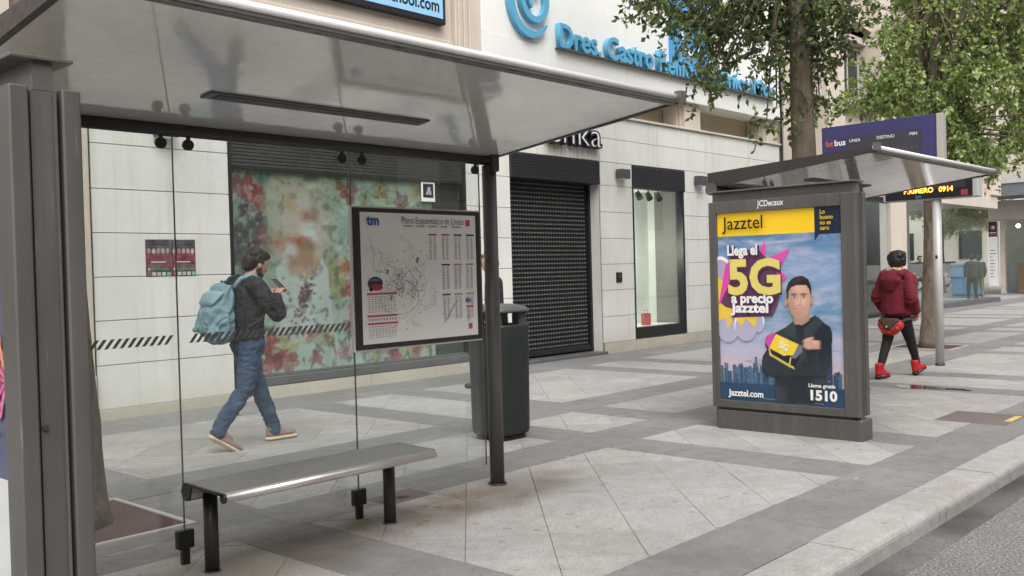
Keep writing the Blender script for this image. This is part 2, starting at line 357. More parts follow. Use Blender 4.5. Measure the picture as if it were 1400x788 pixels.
    def sphere(s, c, r, seg=12, rings=8, sc=(1, 1, 1)):
        vs = [(c[0]+r*sc[0]*math.sin(math.pi*i/rings)*math.cos(2*math.pi*k/seg), c[1]+r*sc[1]*math.sin(math.pi*i/rings)*math.sin(2*math.pi*k/seg), c[2]+r*sc[2]*math.cos(math.pi*i/rings)) for i in range(rings+1) for k in range(seg)]
        return s.add(vs, [(i*seg+k, (i+1)*seg+k, (i+1)*seg+(k+1) % seg, i*seg+(k+1) % seg) for i in range(rings) for k in range(seg)], True)
    def build(s, name, mat, parent=None, local=False):
        me = bpy.data.meshes.new(name); o0 = Vector((0, 0, 0)) if (local or not parent) else org(parent)
        me.from_pydata([(v[0]-o0.x, v[1]-o0.y, v[2]-o0.z) for v in s.v], [], s.f)
        for m in (mat if isinstance(mat, (list, tuple)) else [mat]): me.materials.append(M[m])
        me.polygons.foreach_set('use_smooth', s.sm); me.polygons.foreach_set('material_index', s.mi); me.update()
        bm = bmesh.new(); bm.from_mesh(me); bmesh.ops.remove_doubles(bm, verts=bm.verts, dist=1e-5); bmesh.ops.recalc_face_normals(bm, faces=bm.faces); bm.to_mesh(me); bm.free()
        ob = bpy.data.objects.new(name, me); COL.objects.link(ob); ob.parent = parent
        return ob
def bx(name, mat, parent, *a, bev=0): return MB().box(*a, bev=bev).build(name, mat, parent)
class Frame:            # a flat thing's own plane: u to the viewer's right, v up, d towards the viewer
    def __init__(s, o, face):
        s.o = Vector(o); s.u = Vector((1, 0, 0)) if face == '-y' else Vector((0, -1, 0)); s.v = Vector((0, 0, 1)); s.n = Vector((0, -1, 0)) if face == '-y' else Vector((-1, 0, 0))
    def p(s, u, v, d=0): return s.o+s.u*u+s.v*v+s.n*d
class Print:            # flat print: coloured shapes in thin layers on a sheet
    def __init__(s, fr, d0=.001, step=.00025): s.fr = fr; s.v = []; s.f = []; s.c = []; s.d = d0; s.step = step
    def poly(s, pts, col, up=True):
        if up: s.d += s.step
        b = len(s.v); s.v += [tuple(s.fr.p(u, v, s.d)) for u, v in pts]; s.f.append(tuple(range(b, b+len(pts)))); s.c += [col]*len(pts); return s
    def rect(s, u0, v0, u1, v1, col, up=True): return s.poly([(u0, v0), (u1, v0), (u1, v1), (u0, v1)], col, up)
    def ell(s, cu_, cv_, ru, rv, col, n=20, rot=0, up=True):
        c, q = math.cos(rot), math.sin(rot)
        return s.poly([(cu_+ru*math.cos(a)*c-rv*math.sin(a)*q, cv_+ru*math.cos(a)*q+rv*math.sin(a)*c) for a in [2*math.pi*k/n for k in range(n)]], col, up)
    def line(s, pts, w, col, up=True):
        if up: s.d += s.step
        for (a, b), (c, e) in zip(pts[:-1], pts[1:]):
            l = math.hypot(c-a, e-b) or 1; nx, ny = -(e-b)/l*w/2, (c-a)/l*w/2
            s.poly([(a+nx, b+ny), (a-nx, b-ny), (c-nx, e-ny), (c+nx, e+ny)], col, False)
        return s
    def build(s, name, mat, parent):
        o0 = org(parent); me = bpy.data.meshes.new(name); me.from_pydata([tuple(Vector(v)-o0) for v in s.v], [], s.f)
        at = me.color_attributes.new('Col', 'FLOAT_COLOR', 'POINT')
        at.data.foreach_set('color', np.array([(*c, 1) for c in s.c], np.float32).ravel())
        me.materials.append(M[mat]); me.update(); ob = bpy.data.objects.new(name, me); COL.objects.link(ob); ob.parent = parent; return ob
def text(body, fr, u, v, size, mat, parent, d=.002, ext=0., off=0., align='LEFT', sx=1., name='lettering', rot=0, spacing=1., fit=None):
    cu_ = bpy.data.curves.new('t', 'FONT'); cu_.body = body; cu_.size = size; cu_.extrude = ext; cu_.offset = off; cu_.align_x = align; cu_.space_character = spacing; cu_.resolution_u = 3
    t = bpy.data.objects.new('t', cu_); COL.objects.link(t); dg = bpy.context.evaluated_depsgraph_get()
    me = bpy.data.meshes.new_from_object(t.evaluated_get(dg)); bpy.data.objects.remove(t); bpy.data.curves.remove(cu_)
    co = np.zeros(len(me.vertices)*3, np.float32); me.vertices.foreach_get('co', co); co = co.reshape(-1, 3)
    if fit: sx = fit/max(1e-6, float(co[:, 0].max()-co[:, 0].min()))
    c, q = math.cos(rot), math.sin(rot); o0 = org(parent); out = []
    for x, y, z in co:
        x *= sx; x, y = x*c-y*q, x*q+y*c
        out.append(fr.p(u+x, v+y, d+z)-o0)
    me.vertices.foreach_set('co', np.array([tuple(p) for p in out], np.float32).ravel()); me.materials.clear(); me.materials.append(M[mat]); me.update(); me.name = name
    ob = bpy.data.objects.new(name, me); COL.objects.link(ob); ob.parent = parent; return ob
# ------------------------------------------------------------------ painted prints: a colour field on a fine flat grid
class Paint:
    def __init__(s, u0, v0, u1, v1, res, base=None, seed=1):
        s.nu, s.nv = int((u1-u0)/res)+1, int((v1-v0)/res)+1
        s.U, s.V = np.meshgrid(np.linspace(u0, u1, s.nu), np.linspace(v0, v1, s.nv)); s.rg = np.random.default_rng(seed)
        s.C = np.zeros((*s.U.shape, 3)); s.A = np.zeros(s.U.shape)
        if base is not None: s.C[:] = base; s.A[:] = 1
    def noise(s, sc, oct=3, seed=0, ax=1.):
        out = np.zeros(s.U.shape); amp = 1; tot = 0
        for o in range(oct):
            g = np.random.default_rng(seed*17+o).random((64, 64)); x, y = (s.U*sc*ax) % 63, (s.V*sc) % 63; i, j = np.floor(x).astype(int), np.floor(y).astype(int); fx, fy = x-i, y-j; fx, fy = fx*fx*(3-2*fx), fy*fy*(3-2*fy)
            n = (g[j, i]*(1-fx)+g[j, (i+1) % 64]*fx)*(1-fy)+(g[(j+1) % 64, i]*(1-fx)+g[(j+1) % 64, (i+1) % 64]*fx)*fy
            out += n*amp; tot += amp; amp *= .55; sc *= 2.03
        return out/tot
    def lay(s, m, col):
        m = np.clip(m, 0, 1); s.C = s.C*(1-m[..., None])+np.asarray(col)*m[..., None]; s.A = np.maximum(s.A, m)
    def d(s, u, v, ru, rv, rot=0, warp=None):
        U, V = s.U, s.V
        if warp is not None: U, V = U+warp[0], V+warp[1]
        c, q = math.cos(rot), math.sin(rot); x, y = (U-u)*c+(V-v)*q, -(U-u)*q+(V-v)*c
        return np.sqrt((x/ru)**2+(y/rv)**2)
    def ell(s, u, v, ru, rv, col, a=1., soft=.2, rot=0, warp=None):
        r = max(ru, rv)*(1+soft)+(.10 if warp is not None else 0); us, vs = s.U[0], s.V[:, 0]; i0, i1 = np.searchsorted(us, (u-r, u+r)); j0, j1 = np.searchsorted(vs, (v-r, v+r))
        if i1 <= i0 or j1 <= j0: return
        w = (slice(j0, j1), slice(i0, i1)); X, Y = s.U[w]-u, s.V[w]-v
        if warp is not None: X, Y = X+warp[0][w], Y+warp[1][w]
        c, q = math.cos(rot), math.sin(rot); d = np.sqrt(((X*c+Y*q)/ru)**2+((-X*q+Y*c)/rv)**2); m = np.clip(a*np.clip((1+soft-d)/(2*soft), 0, 1), 0, 1)
        s.C[w] = s.C[w]*(1-m[..., None])+np.asarray(col)*m[..., None]; s.A[w] = np.maximum(s.A[w], m)
    def poly(s, pts, col, a=1., m=None):
        k = np.zeros(s.U.shape, bool)
        for (x0, y0), (x1, y1) in zip(pts, pts[1:]+pts[:1]):
            c = ((y0 > s.V) != (y1 > s.V)); k ^= c & (s.U < (x1-x0)*(s.V-y0)/((y1-y0) or 1e-9)+x0)
        k = k*1.; s.lay(a*k*(1 if m is None else m), col); return k
    def flower(s, u, v, r, col, n=6, warp=None, dark=.45):
        a0 = s.rg.uniform(0, 6.28); col = np.array(col)
        for k in range(n):
            a = a0+6.283*k/n+s.rg.uniform(-.25, .25); cu_, cv_ = u+math.cos(a)*r*.55, v+math.sin(a)*r*.55; f = s.rg.uniform(.75, 1.2)
            s.ell(cu_, cv_, r*.55, r*.34, col*f, .9, .25, a, warp); s.ell(cu_+math.cos(a)*r*.15, cv_+math.sin(a)*r*.15, r*.3, r*.16, np.minimum(1, col*f*1.5+.03), .55, .5, a, warp); s.ell(u+math.cos(a)*r*.22, v+math.sin(a)*r*.22, r*.22, r*.07, col*dark, .7, .5, a, warp)
        s.ell(u, v, r*.16, r*.16, (.50, .40, .14), .9, .3, 0, warp)
    def build(s, name, fr, d, mat, parent):
        o0 = org(parent); nu, nv = s.nu, s.nv; P = np.array(fr.o)[None, None]+s.U[..., None]*np.array(fr.u)+s.V[..., None]*np.array(fr.v)+d*np.array(fr.n)-np.array(o0)
        idx = np.arange(nu*nv).reshape(nv, nu); q = np.stack([idx[:-1, :-1], idx[:-1, 1:], idx[1:, 1:], idx[1:, :-1]], -1).reshape(-1, 4)
        keep = (s.A.ravel()[q] > .5).sum(1) >= 3; q = q[keep]; used, inv = np.unique(q.ravel(), return_inverse=True)
        me = bpy.data.meshes.new(name); me.from_pydata(P.reshape(-1, 3)[used].tolist(), [], inv.reshape(-1, 4).tolist())
        at = me.color_attributes.new('Col', 'FLOAT_COLOR', 'POINT'); c = np.ones((len(used), 4), np.float32); c[:, :3] = np.clip(s.C.reshape(-1, 3)[used], 0, 1); at.data.foreach_set('color', c.ravel())
        me.materials.append(M[mat]); me.update(); o = bpy.data.objects.new(name, me); COL.objects.link(o); o.parent = parent; return o
def copy_tree(o, parent=None, loc=None):
    c = o.copy(); COL.objects.link(c); c.parent = parent
    if loc is not None: c.location = loc
    for ch in list(o.children): copy_tree(ch, c)
    return c
# ================================================================== THE SETTING
def proj(p):
    q = Vector(p)-Vector((0, 0, HC)); d = q.dot(cf)
    if d < .2: return None
    return 700+FPX*q.dot(cr)/d, 394-FPX*q.dot(cu)/d, d
ROADZ = -.13
tag(MB().add([(-900, -900, -.35), (900, -900, -.35), (900, 900, -.35), (-900, 900, -.35)], [(0, 1, 2, 3)]).build('ground', 'hidden_wall'), kind='structure')
tag(MB().box(-40, 90, -9.0, 2.0, -.30, ROADZ).build('road', 'asphalt'), kind='structure')
# gutter: an uneven concrete strip against the kerb
mb = MB(); n = 640; vs = []
for i in range(n+1):
    x = -5+i*.08; yo = 1.825+.006*math.sin(i*.21)+random.uniform(-.006, .006)
    vs += [(x, yo, ROADZ+.002), (x, yo+.012, ROADZ+.010), (x, 1.93, ROADZ+.011+random.uniform(-.001, .002)), (x, 2.02, ROADZ+.018)]
mb.add(vs, [(4*i+k, 4*i+k+1, 4*i+k+5, 4*i+k+4) for i in range(n) for k in (0, 1, 2)], True)
tag(mb.build('gutter', 'gutter_concrete'), kind='structure')
# kerb: one stone after another
kerb = tag(MB().box(-6, 46, 2.06, 2.26, -.30, -.012).build('kerb', 'mortar'), kind='structure')
def kerb_mesh(L):
    b = MB(); pr = [(1.985, -.29), (2.268, -.29), (2.268, 0), (2.02, 0)]
    arc = [(1.985+.045*(1-math.sin(a)), -.045+.045*math.cos(a)) for a in [R(q) for q in (0, 22, 45, 68, 90)]]
    pr = [(1.985, -.29), (2.268, -.29), (2.268, .0)]+arc
    n = len(pr); N = 1
    return b.prism(pr, 'x', 0, L)
KL = 1.145
km = kerb_mesh(KL-.008).build('kerb_stone', 'kerb_granite', kerb); 
x = 4.75-9*KL; i = 0
while x < 45:
    k = km if i == 0 else bpy.data.objects.new('kerb_stone', km.data)
    if i: COL.objects.link(k); k.parent = kerb
    k.location = (x+random.uniform(-.002, .002), random.uniform(-.003, .003), random.uniform(-.003, .001)); x += KL; i += 1
# pavement: bed plus slabs
pave = tag(MB().box(-6, 46, 2.262, 10.60, -.30, -.010).build('pavement', 'mortar'), kind='structure')
CEN = [2.42+4.855*k for k in range(-2, 9)]
XL = []                     # light intervals, dark intervals along x
for c in CEN: XL.append((c-.455, c+.455, 'narrow'))
XW = [(c+.955, c+4.855-.955) for c in CEN[:-1]]
XD = [(c-.955, c-.455) for c in CEN]+[(c+.455, c+.955) for c in CEN]
YLt = [(2.785, 4.785), (5.33, 6.27), (6.83, 9.15)]; YD = [(2.272, 2.785), (4.785, 5.33), (6.27, 6.83), (9.15, 10.14)]
TREES_AT = [(2.42, 5.84), (12.13, 5.74), (16.98, 5.80)]
PITS = [(c-.49, c+.53, 5.35, 6.42) for c in (2.42, 12.13, 16.98)]
def clip(poly, x0, x1, y0, y1):
    for ax, lim, sg in ((0, x0, 1), (0, x1, -1), (1, y0, 1), (1, y1, -1)):
        out = []
        for i in range(len(poly)):
            a, b = poly[i-1], poly[i]; da, db = (a[ax]-lim)*sg, (b[ax]-lim)*sg
            if (da >= 0) != (db >= 0):
                t = da/(da-db); out.append((a[0]+(b[0]-a[0])*t, a[1]+(b[1]-a[1])*t))
            if db >= 0: out.append(b)
        poly = out
        if len(poly) < 3: return []
    return poly
def area(p): return abs(sum(p[i-1][0]*p[i][1]-p[i][0]*p[i-1][1] for i in range(len(p))))/2
def hit(p):
    cx, cy = sum(q[0] for q in p)/len(p), sum(q[1] for q in p)/len(p)
    return any(a-.02 < cx < b+.02 and c-.02 < cy < d+.02 for a, b, c, d in PITS) or (9.10 < cx < 9.80 and 2.45 < cy < 3.12)
def cut_pits(p):
    """split a slab polygon round the tree pits and the manhole"""
    out = [p]
    for (a, b, c, d) in PITS+[(9.10, 9.80, 2.50, 3.12), (3.93, 4.33, 4.72, 4.98)]:
        nxt = []
        for q in out:
            if max(v[0] for v in q) < a or min(v[0] for v in q) > b or max(v[1] for v in q) < c or min(v[1] for v in q) > d: nxt.append(q); continue
            for r in ((-99, a, -99, 99), (b, 99, -99, 99), (a, b, -99, c), (a, b, d, 99)):
                w = clip(q, *r)
                if len(w) > 2 and area(w) > 5e-4: nxt.append(w)
        out = nxt
    return out
S = .4675; G = .0011; LIGHT = []; DARK = []
s2 = math.sqrt(.5)
for x0, x1 in [(a, b) for a, b, _ in XL]+XW:
    for y0, y1 in YLt:
        u0, u1 = (x0-y1)*s2, (x1-y0)*s2; v0, v1 = (x0+y0)*s2, (x1+y1)*s2
        iu = math.floor((u0-.403)/S)
        while .403+iu*S < u1:
            jv = math.floor((v0-4.855)/S)
            while 4.855+jv*S < v1:
                ua, ub = .403+iu*S+G, .403+(iu+1)*S-G; va, vb = 4.855+jv*S+G, 4.855+(jv+1)*S-G
                pl = [((u+v)*s2, (v-u)*s2) for u, v in ((ua, va), (ub, va), (ub, vb), (ua, vb))]
                pl = clip(pl, x0+.0015, x1-.0015, y0+.0015, y1-.0015)
                if len(pl) > 2 and area(pl) > 1e-3: LIGHT += cut_pits(pl)
                jv += 1
            iu += 1
def rects(x0, x1, y0, y1, lx, ly, ox=0, oy=0):
    i = math.floor((x0-ox)/lx)
    while ox+i*lx < x1-.002:
        j = math.floor((y0-oy)/ly)
        while oy+j*ly < y1-.002:
            a, b, c, d = max(x0, ox+i*lx)+G, min(x1, ox+(i+1)*lx)-G, max(y0, oy+j*ly)+G, min(y1, oy+(j+1)*ly)-G
            if b-a > .01 and d-c > .01: DARK.extend(cut_pits([(a, c), (b, c), (b, d), (a, d)]))
            j += 1
        i += 1
for y0, y1 in YD:
    rects(-5.5, 45.5, y0, y1, .585, (y1-y0) if y1-y0 < .7 else (y1-y0)/2, 2.70, y0)
for x0, x1 in XD:
    for y0, y1 in YLt: rects(x0, x1, y0, y1, x1-x0, .4675, x0, y0)
def size_in_view(p):
    q = [proj((x, y, 0)) for x, y in p]
    if any(v is None for v in q): return 0
    if max(v[0] for v in q) < 0 or min(v[0] for v in q) > 1400 or min(v[1] for v in q) > 788 or max(v[1] for v in q) < 0: return 0
    return min(max(v[0] for v in q)-min(v[0] for v in q), 3*(max(v[1] for v in q)-min(v[1] for v in q)))
def slab(polys, name, mat, n):
    polys = sorted(polys, key=size_in_view, reverse=True)
    near = [p for p in polys[:n] if size_in_view(p) > 9]; far = polys[len(near):]
    for p in near:
        cx, cy = sum(q[0] for q in p)/len(p), sum(q[1] for q in p)/len(p); dz = random.uniform(-.0018, .0012)
        b = MB(); m = len(p); c = .002
        ins = [(x+(cx-x)*c/max(.02, math.hypot(cx-x, cy-y)), y+(cy-y)*c/max(.02, math.hypot(cx-x, cy-y))) for x, y in p]
        b.add([(x, y, -.03) for x, y in p]+[(x, y, -.0025+dz) for x, y in p]+[(x, y, dz) for x, y in ins], [tuple(range(2*m, 3*m))]+[(i, (i+1) % m, (i+1) % m+m, i+m) for i in range(m)]+[(i+m, (i+1) % m+m, (i+1) % m+2*m, i+2*m) for i in range(m)])
        b.build(name, mat, pave)
    b = MB()
    for p in far:
        m = len(p); dz = random.uniform(-.001, .001)
        b.add([(x, y, -.02) for x, y in p]+[(x, y, dz) for x, y in p], [tuple(range(m, 2*m))]+[(i, (i+1) % m, (i+1) % m+m, i+m) for i in range(m)])
    tag(b.build(name+'s_far', mat, pave), kind='stuff')
slab(LIGHT, 'light_slab', 'light_granite', 290); slab(DARK, 'dark_slab', 'dark_granite', 290)
# manhole plate with yellow mark, small drain plates under the glass
mp = MB().box(9.103, 9.797, 2.503, 3.117, -.05, -.001, bev=.004).build('manhole_cover', 'manhole_plate', pave)
MB().box(9.35, 9.72, 2.52, 2.58, -.004, .002).build('yellow_mark', 'paint_yellow', pave)
dr = MB().box(3.935, 4.325, 4.725, 4.975, -.05, -.001, bev=.003).build('drain_cover', 'manhole_plate', pave)
for k in range(2): MB().box(3.96+k*.14, 4.04+k*.14, 4.80, 4.86, -.003, .001).build('slot', 'black_fitting', dr)
rp = random.Random(8)
pts = [(11.40+(.13+.05*math.sin(3*a)+rp.uniform(-.02, .02))*math.cos(a), 3.92+(.50+.10*math.sin(2*a+1)+rp.uniform(-.04, .04))*math.sin(a), .0032) for a in [k*math.pi/20 for k in range(40)]]
tag(MB().add(pts, [tuple(range(40))]).build('puddle', 'puddle_water'), kind='structure')
# side street behind the corner glass
tag(MB().box(27.5, 95, 10.62, 80, -.30, -.005).build('side_street_paving', 'light_granite'), kind='structure')
tag(MB().box(46.02, 95, 1.9, 10.60, -.30, -.004).build('far_pavement', 'light_granite'), kind='structure')
tag(MB().box(-40, 95, -14, -9.02, -.30, 0).build('opposite_pavement', 'dark_granite'), kind='structure')
# ================================================================== SHOP BUILDING
YW = 10.13
shop = thing('shop_building', (12.3, YW, 0), 'white stone shop building with shuttered doorway, floral window and clinic fascia', 'building')
def B(name, mat, x0, x1, y0, y1, z0, z1, bev=0, parent=None): return MB().box(x0, x1, y0, y1, z0, z1, bev=bev).build(name, mat, parent or shop)
mb = MB()
for a in ((4.50, 6.135, .0, 4.19), (10.105, 11.075, 0, 4.19), (13.405, 14.36, 0, 4.19), (16.095, 20.12, 0, 4.19)): mb.box(a[0], a[1], YW+.022, YW+.7, a[2], a[3])
for a in ((6.135, 10.105, 3.36, 4.19), (11.075, 13.405, 3.36, 4.19), (14.36, 16.095, 3.36, 4.19), (6.135, 10.105, 0, .155), (14.36, 16.095, 0, .205)): mb.box(a[0], a[1], YW+.022, YW+.7, a[2], a[3])
mb.build('wall', 'stone_joint', shop)
def panel(x0, x1, z0, z1, mat='white_stone', y=YW):
    g = .004; return MB().box(x0+g, x1-g, y, y+.034, z0+g, z1-g, bev=.003).build('stone_panel', mat, shop)
ZL = [.119, .59, 1.068, 1.537, 2.011, 2.484, 2.968, 3.37]; ZR = [.19, .65, 1.115, 1.572, 2.025, 2.49, 2.955, 3.37]
for i in range(7):
    for a, b in ((4.496, 6.135), (10.105, 11.075)): panel(a, b, ZL[i], ZL[i+1])
    for a, b in ((13.405, 14.36), (16.095, 17.9), (17.9, 20.12)): panel(a, b, ZR[i], ZR[i+1])
xs = [4.496, 6.135, 8.1, 10.105, 11.75, 13.405, 15.2, 17.2, 18.7, 20.12]
for a, b in zip(xs[:-1], xs[1:]): panel(a, b, 3.37, 3.785); panel(a, b, 3.785, 4.17)
for a, b in ((4.496, 6.135), (6.135, 8.2), (8.2, 10.105), (10.105, 11.075)): MB().box(a+.003, b-.003, YW-.012, YW+.03, -.01, .119 if b < 6.2 or a > 10.1 else .152, bev=.004).build('plinth_stone', 'plinth_stone', shop)
for a, b in ((13.44, 14.36), (14.36, 16.095), (16.095, 18.0), (18.0, 20.12)): MB().box(a+.003, b-.003, YW-.012, YW+.03, -.01, .186, bev=.004).build('plinth_stone', 'plinth_stone', shop)
# jambs of the doorway
B('door_jamb', 'white_stone', 13.395, 13.404, YW+.036, YW+.40, 0.02, 3.36); B('door_jamb', 'white_stone', 11.076, 11.085, YW+.036, YW+.40, 0.02, 3.36)
B('coping', 'plinth_stone', 4.47, 20.14, YW-.045, YW+.55, 4.172, 4.212, .006)
# doorway: roller shutter with its box
sh = B('shutter_box', 'shutter_box', 11.07, 13.36, YW-.03, YW+.30, 2.965, 3.362, .006)
for k in range(9): MB().box(11.075, 13.355, YW-.036, YW-.028, 2.975+k*.042, 3.008+k*.042, bev=.003).build('box_slat', 'shutter_box', sh)
B('door_bottom_bar', 'shutter_box', 11.09, 13.39, YW+.24, YW+.285, .082, .17, .004); B('door_step', 'sill_metal', 11.0, 13.44, YW-.06, YW+.42, -.01, .05, .006)
B('guide_rail', 'shutter_box', 13.345, 13.394, YW+.22, YW+.31, .06, 3.2); B('guide_rail', 'shutter_box', 11.087, 11.13, YW+.22, YW+.31, .06, 3.2)
rs = B('shutter', 'black_fitting', 11.13, 13.345, YW+.285, YW+.30, .17, 3.1)
sm = MB(); SH = .0735; nh = 31; sw = (13.343-11.132)
sm.prism([(.0, .0), (-.010, .004), (-.012, SH*.5), (-.010, SH-.007), (0, SH-.003)], 'x', 0, sw)
sm.cur = 1
for k in range(nh):
    x = .035+k*(sw-.07)/nh; sm.box(x, x+.038, -.0150, -.0115, SH*.36, SH*.62)
s0 = None
for i in range(40):
    z = .172+i*SH
    if z+SH > 3.1: break
    if s0 is None: o = s0 = sm.build('shutter_slat', ['shutter_slat', 'shutter_insert'], rs, local=True)
    else: o = bpy.data.objects.new('shutter_slat', s0.data); COL.objects.link(o); o.parent = rs
    o.location = Vector((11.132, YW+.280, z))-org(rs)
B('hallway_wall', 'cloth_dark', 11.09, 13.39, YW+.62, YW+.66, 0, 3.3)
# big display window with the floral picture
bw = B('window_frame', 'black_frame', 6.135, 6.185, YW+.0, YW+.12, .155, 3.36, .004)
for a in ((10.06, 10.104, YW+.0, YW+.12, .155, 3.36), (6.186, 10.059, YW+.02, YW+.10, 2.80, 2.84)): MB().box(*a, bev=.003).build('frame_bar', 'black_frame', bw)
MB().box(6.186, 10.059, YW-.02, YW+.10, .156, .268, bev=.012).build('window_sill', 'sill_metal', bw)
MB().box(6.186, 10.059, YW+.01, YW+.10, .270, .296, bev=.003).build('frame_bar', 'sill_metal', bw)
lv = MB().prism([(-.012, 0), (.02, .012), (.02, .040), (-.006, .034)], 'x', 6.187, 10.058)
l0 = None
for k in range(12):
    if l0 is None: o = l0 = lv.build('louvre_slat', 'louvre', bw)
    else: o = bpy.data.objects.new('louvre_slat', l0.data); COL.objects.link(o); o.parent = bw
    o.location = (0, YW+.04, 2.845+k*.0425)
B('louvre_backing', 'black_fitting', 6.187, 10.058, YW+.07, YW+.09, 2.842, 3.358, 0, bw)
B('pane', 'shop_glass', 6.186, 10.059, YW+.045, YW+.051, .297, 2.799, 0, bw)
B('picture_backing', 'cloth_dark', 6.186, 10.059, YW+.13, YW+.15, .16, 2.84, 0, bw)
rr = random.Random(3)
def mural():
    P = Paint(0, 0, 3.28, 2.50, .0135, (.40, .52, .44), 4); n1, n2, n3 = P.noise(1.6, 4, 1), P.noise(5, 4, 2), P.noise(11, 3, 3)
    W = ((n2-.5)*.16, (P.noise(5, 4, 5)-.5)*.16); W2 = (W[0]*.45, W[1]*.45)
    P.lay(np.clip((n1-.45)*3, 0, .8), (.30, .43, .35)); P.lay(np.clip((P.noise(2.2, 3, 8)-.52)*4, 0, .8), (.56, .64, .58)); P.lay(np.clip((P.V-1.9)*.8, 0, .35), (.28, .40, .34))
    P.lay(np.clip((1.0-P.V)*1.1, 0, .75), (.62, .72, .69))
    rg = P.rg
    for k in range(300):
        u, v = rg.uniform(0, 3.28), rg.uniform(0, 2.5)
        if .55 < u < 1.5 and .5 < v < 2.0: continue
        P.ell(u, v, rg.uniform(.04, .11), rg.uniform(.012, .03), [(.24, .33, .17), (.34, .42, .26), (.50, .60, .50), (.16, .24, .17), (.55, .55, .33), (.62, .68, .62)][rg.integers(6)], .75, .4, rg.uniform(0, 3.14), W2)
    for u, v, r, c in ((.30, 2.28, .17, (.36, .06, .11)), (.12, 2.3, .12, (.30, .07, .12)), (.42, 2.08, .12, (.42, .20, .20)), (.22, 2.02, .11, (.12, .10, .15)), (.38, 1.85, .15, (.17, .15, .20)), (.12, 1.72, .14, (.10, .10, .12)), (.42, 1.68, .11, (.28, .09, .15)), (.30, 1.58, .12, (.14, .13, .17)), (.1, 1.45, .12, (.13, .12, .16)), (.35, 1.4, .12, (.22, .16, .24)), (.2, 1.25, .12, (.30, .26, .34)),
                       (1.78, 2.30, .15, (.34, .10, .12)), (1.62, 2.38, .08, (.30, .20, .12)), (2.05, 2.2, .1, (.22, .26, .12)), (2.35, 2.34, .14, (.40, .34, .18)), (2.7, 2.2, .13, (.34, .16, .18)), (3.0, 2.35, .13, (.46, .40, .22)), (3.1, 2.0, .14, (.30, .22, .25)),
                       (1.72, 1.30, .11, (.50, .18, .10)), (1.75, 1.0, .13, (.46, .08, .18)), (1.85, .75, .13, (.55, .26, .32)), (1.72, .55, .12, (.52, .36, .38)), (.58, .28, .24, (.46, .08, .10)), (.80, .12, .13, (.50, .20, .22)), (.40, .10, .14, (.44, .14, .16)), (1.15, .45, .13, (.60, .42, .40)), (1.35, .40, .11, (.58, .48, .36)), (1.2, .14, .10, (.52, .22, .24)), (1.65, .18, .12, (.56, .34, .38)), (2.2, .14, .13, (.46, .40, .20)), (2.5, .10, .13, (.50, .16, .22)), (2.9, .14, .15, (.55, .30, .28)), (3.15, .2, .1, (.42, .42, .2))): P.flower(u, v, r, c, 6, W2)
    P.ell(.72, .33, .17, .035, (.66, .62, .36), .95, .25, -.15, W2); P.ell(.70, .42, .05, .13, (.46, .50, .24), .9, .3, .1, W2); P.ell(.86, .3, .13, .03, (.60, .56, .30), .9, .3, .5, W2)
    P.ell(.48, 2.42, .10, .07, (.06, .26, .28), .9, .3, .4, W2); P.ell(.62, 2.3, .12, .12, (.52, .46, .36), .8, .4, .3, W)
    # the large soft face, half dissolved by the glass
    face = np.clip(1.25-P.d(1.0, 1.72, .46, .62), 0, 1)
    P.ell(1.0, 1.72, .40, .56, (.66, .58, .53), .85, .35, 0, W2); P.ell(1.0, 2.18, .46, .22, (.50, .42, .32), .6, .5, 0, W)
    for b in ((.95, 1.95, .36, .42, (.66, .60, .54), .6, .5), (.87, 2.08, .14, .12, (.62, .46, .28), .8, .5), (.98, 1.86, .10, .24, (.70, .56, .50), .85, .5), (1.10, 1.97, .11, .07, (.42, .16, .14), .75, .5), (1.22, 2.02, .06, .22, (.40, .26, .14), .7, .5), (1.06, 2.14, .16, .09, (.60, .58, .60), .7, .5), (1.14, 1.74, .15, .16, (.74, .74, .80), .95, .45), (1.3, 1.7, .08, .25, (.66, .52, .50), .7, .5),
              (.80, 1.64, .28, .09, (.54, .24, .13), .85, .45), (1.0, 1.66, .14, .06, (.58, .14, .11), .8, .5), (1.13, 1.56, .09, .08, (.20, .17, .11), .85, .5), (.85, 1.50, .13, .15, (.72, .68, .76), .95, .4), (1.12, 1.46, .20, .13, (.58, .36, .24), .9, .5), (.74, 1.52, .06, .16, (.60, .52, .42), .7, .5), (1.28, 1.52, .07, .1, (.62, .58, .56), .7, .5)): P.ell(*b, 0, W)
    # dress with scooped neck
    P.poly([(.62, 1.28), (.74, 1.42), (.84, 1.25), (1.02, 1.16), (1.22, 1.24), (1.32, 1.42), (1.42, 1.25), (1.48, .52), (.66, .48)], (.66, .70, .72), .95); P.lay(.5*np.clip(1-np.abs(P.d(1.36, .75, .16, .3)), 0, 1), (.56, .52, .66)); P.ell(1.03, 1.33, .23, .15, (.56, .36, .25), .95, .25, 0, W2); P.ell(1.03, 1.25, .18, .07, (.64, .50, .46), .8, .5, 0, W2); P.ell(1.04, 1.21, .03, .03, (.85, .66, .40), .9, .4)
    for k in range(120):
        t = rg.random(); s = rg.random(); u = .88+.34*t*s+.12*(1-s)+rg.normal()*.035; v = 1.12-.40*(1-t)*.9-.12*s*(1-t)+rg.normal()*.04; P.ell(u, v, .020, .016, [(.24, .07, .17), (.34, .12, .26), (.18, .05, .12), (.50, .34, .44)][rg.integers(4)], .9, .35)
    for r, c in ((.17, (.36, .38, .14)), (.12, (.54, .46, .22)), (.07, (.30, .40, .34))): P.ell(1.55, 1.12, r*.8, r*1.3, c, .9, .25, .1, W2)
    P.ell(1.52, 1.35, .12, .14, (.42, .46, .26), .8, .4, 0, W)
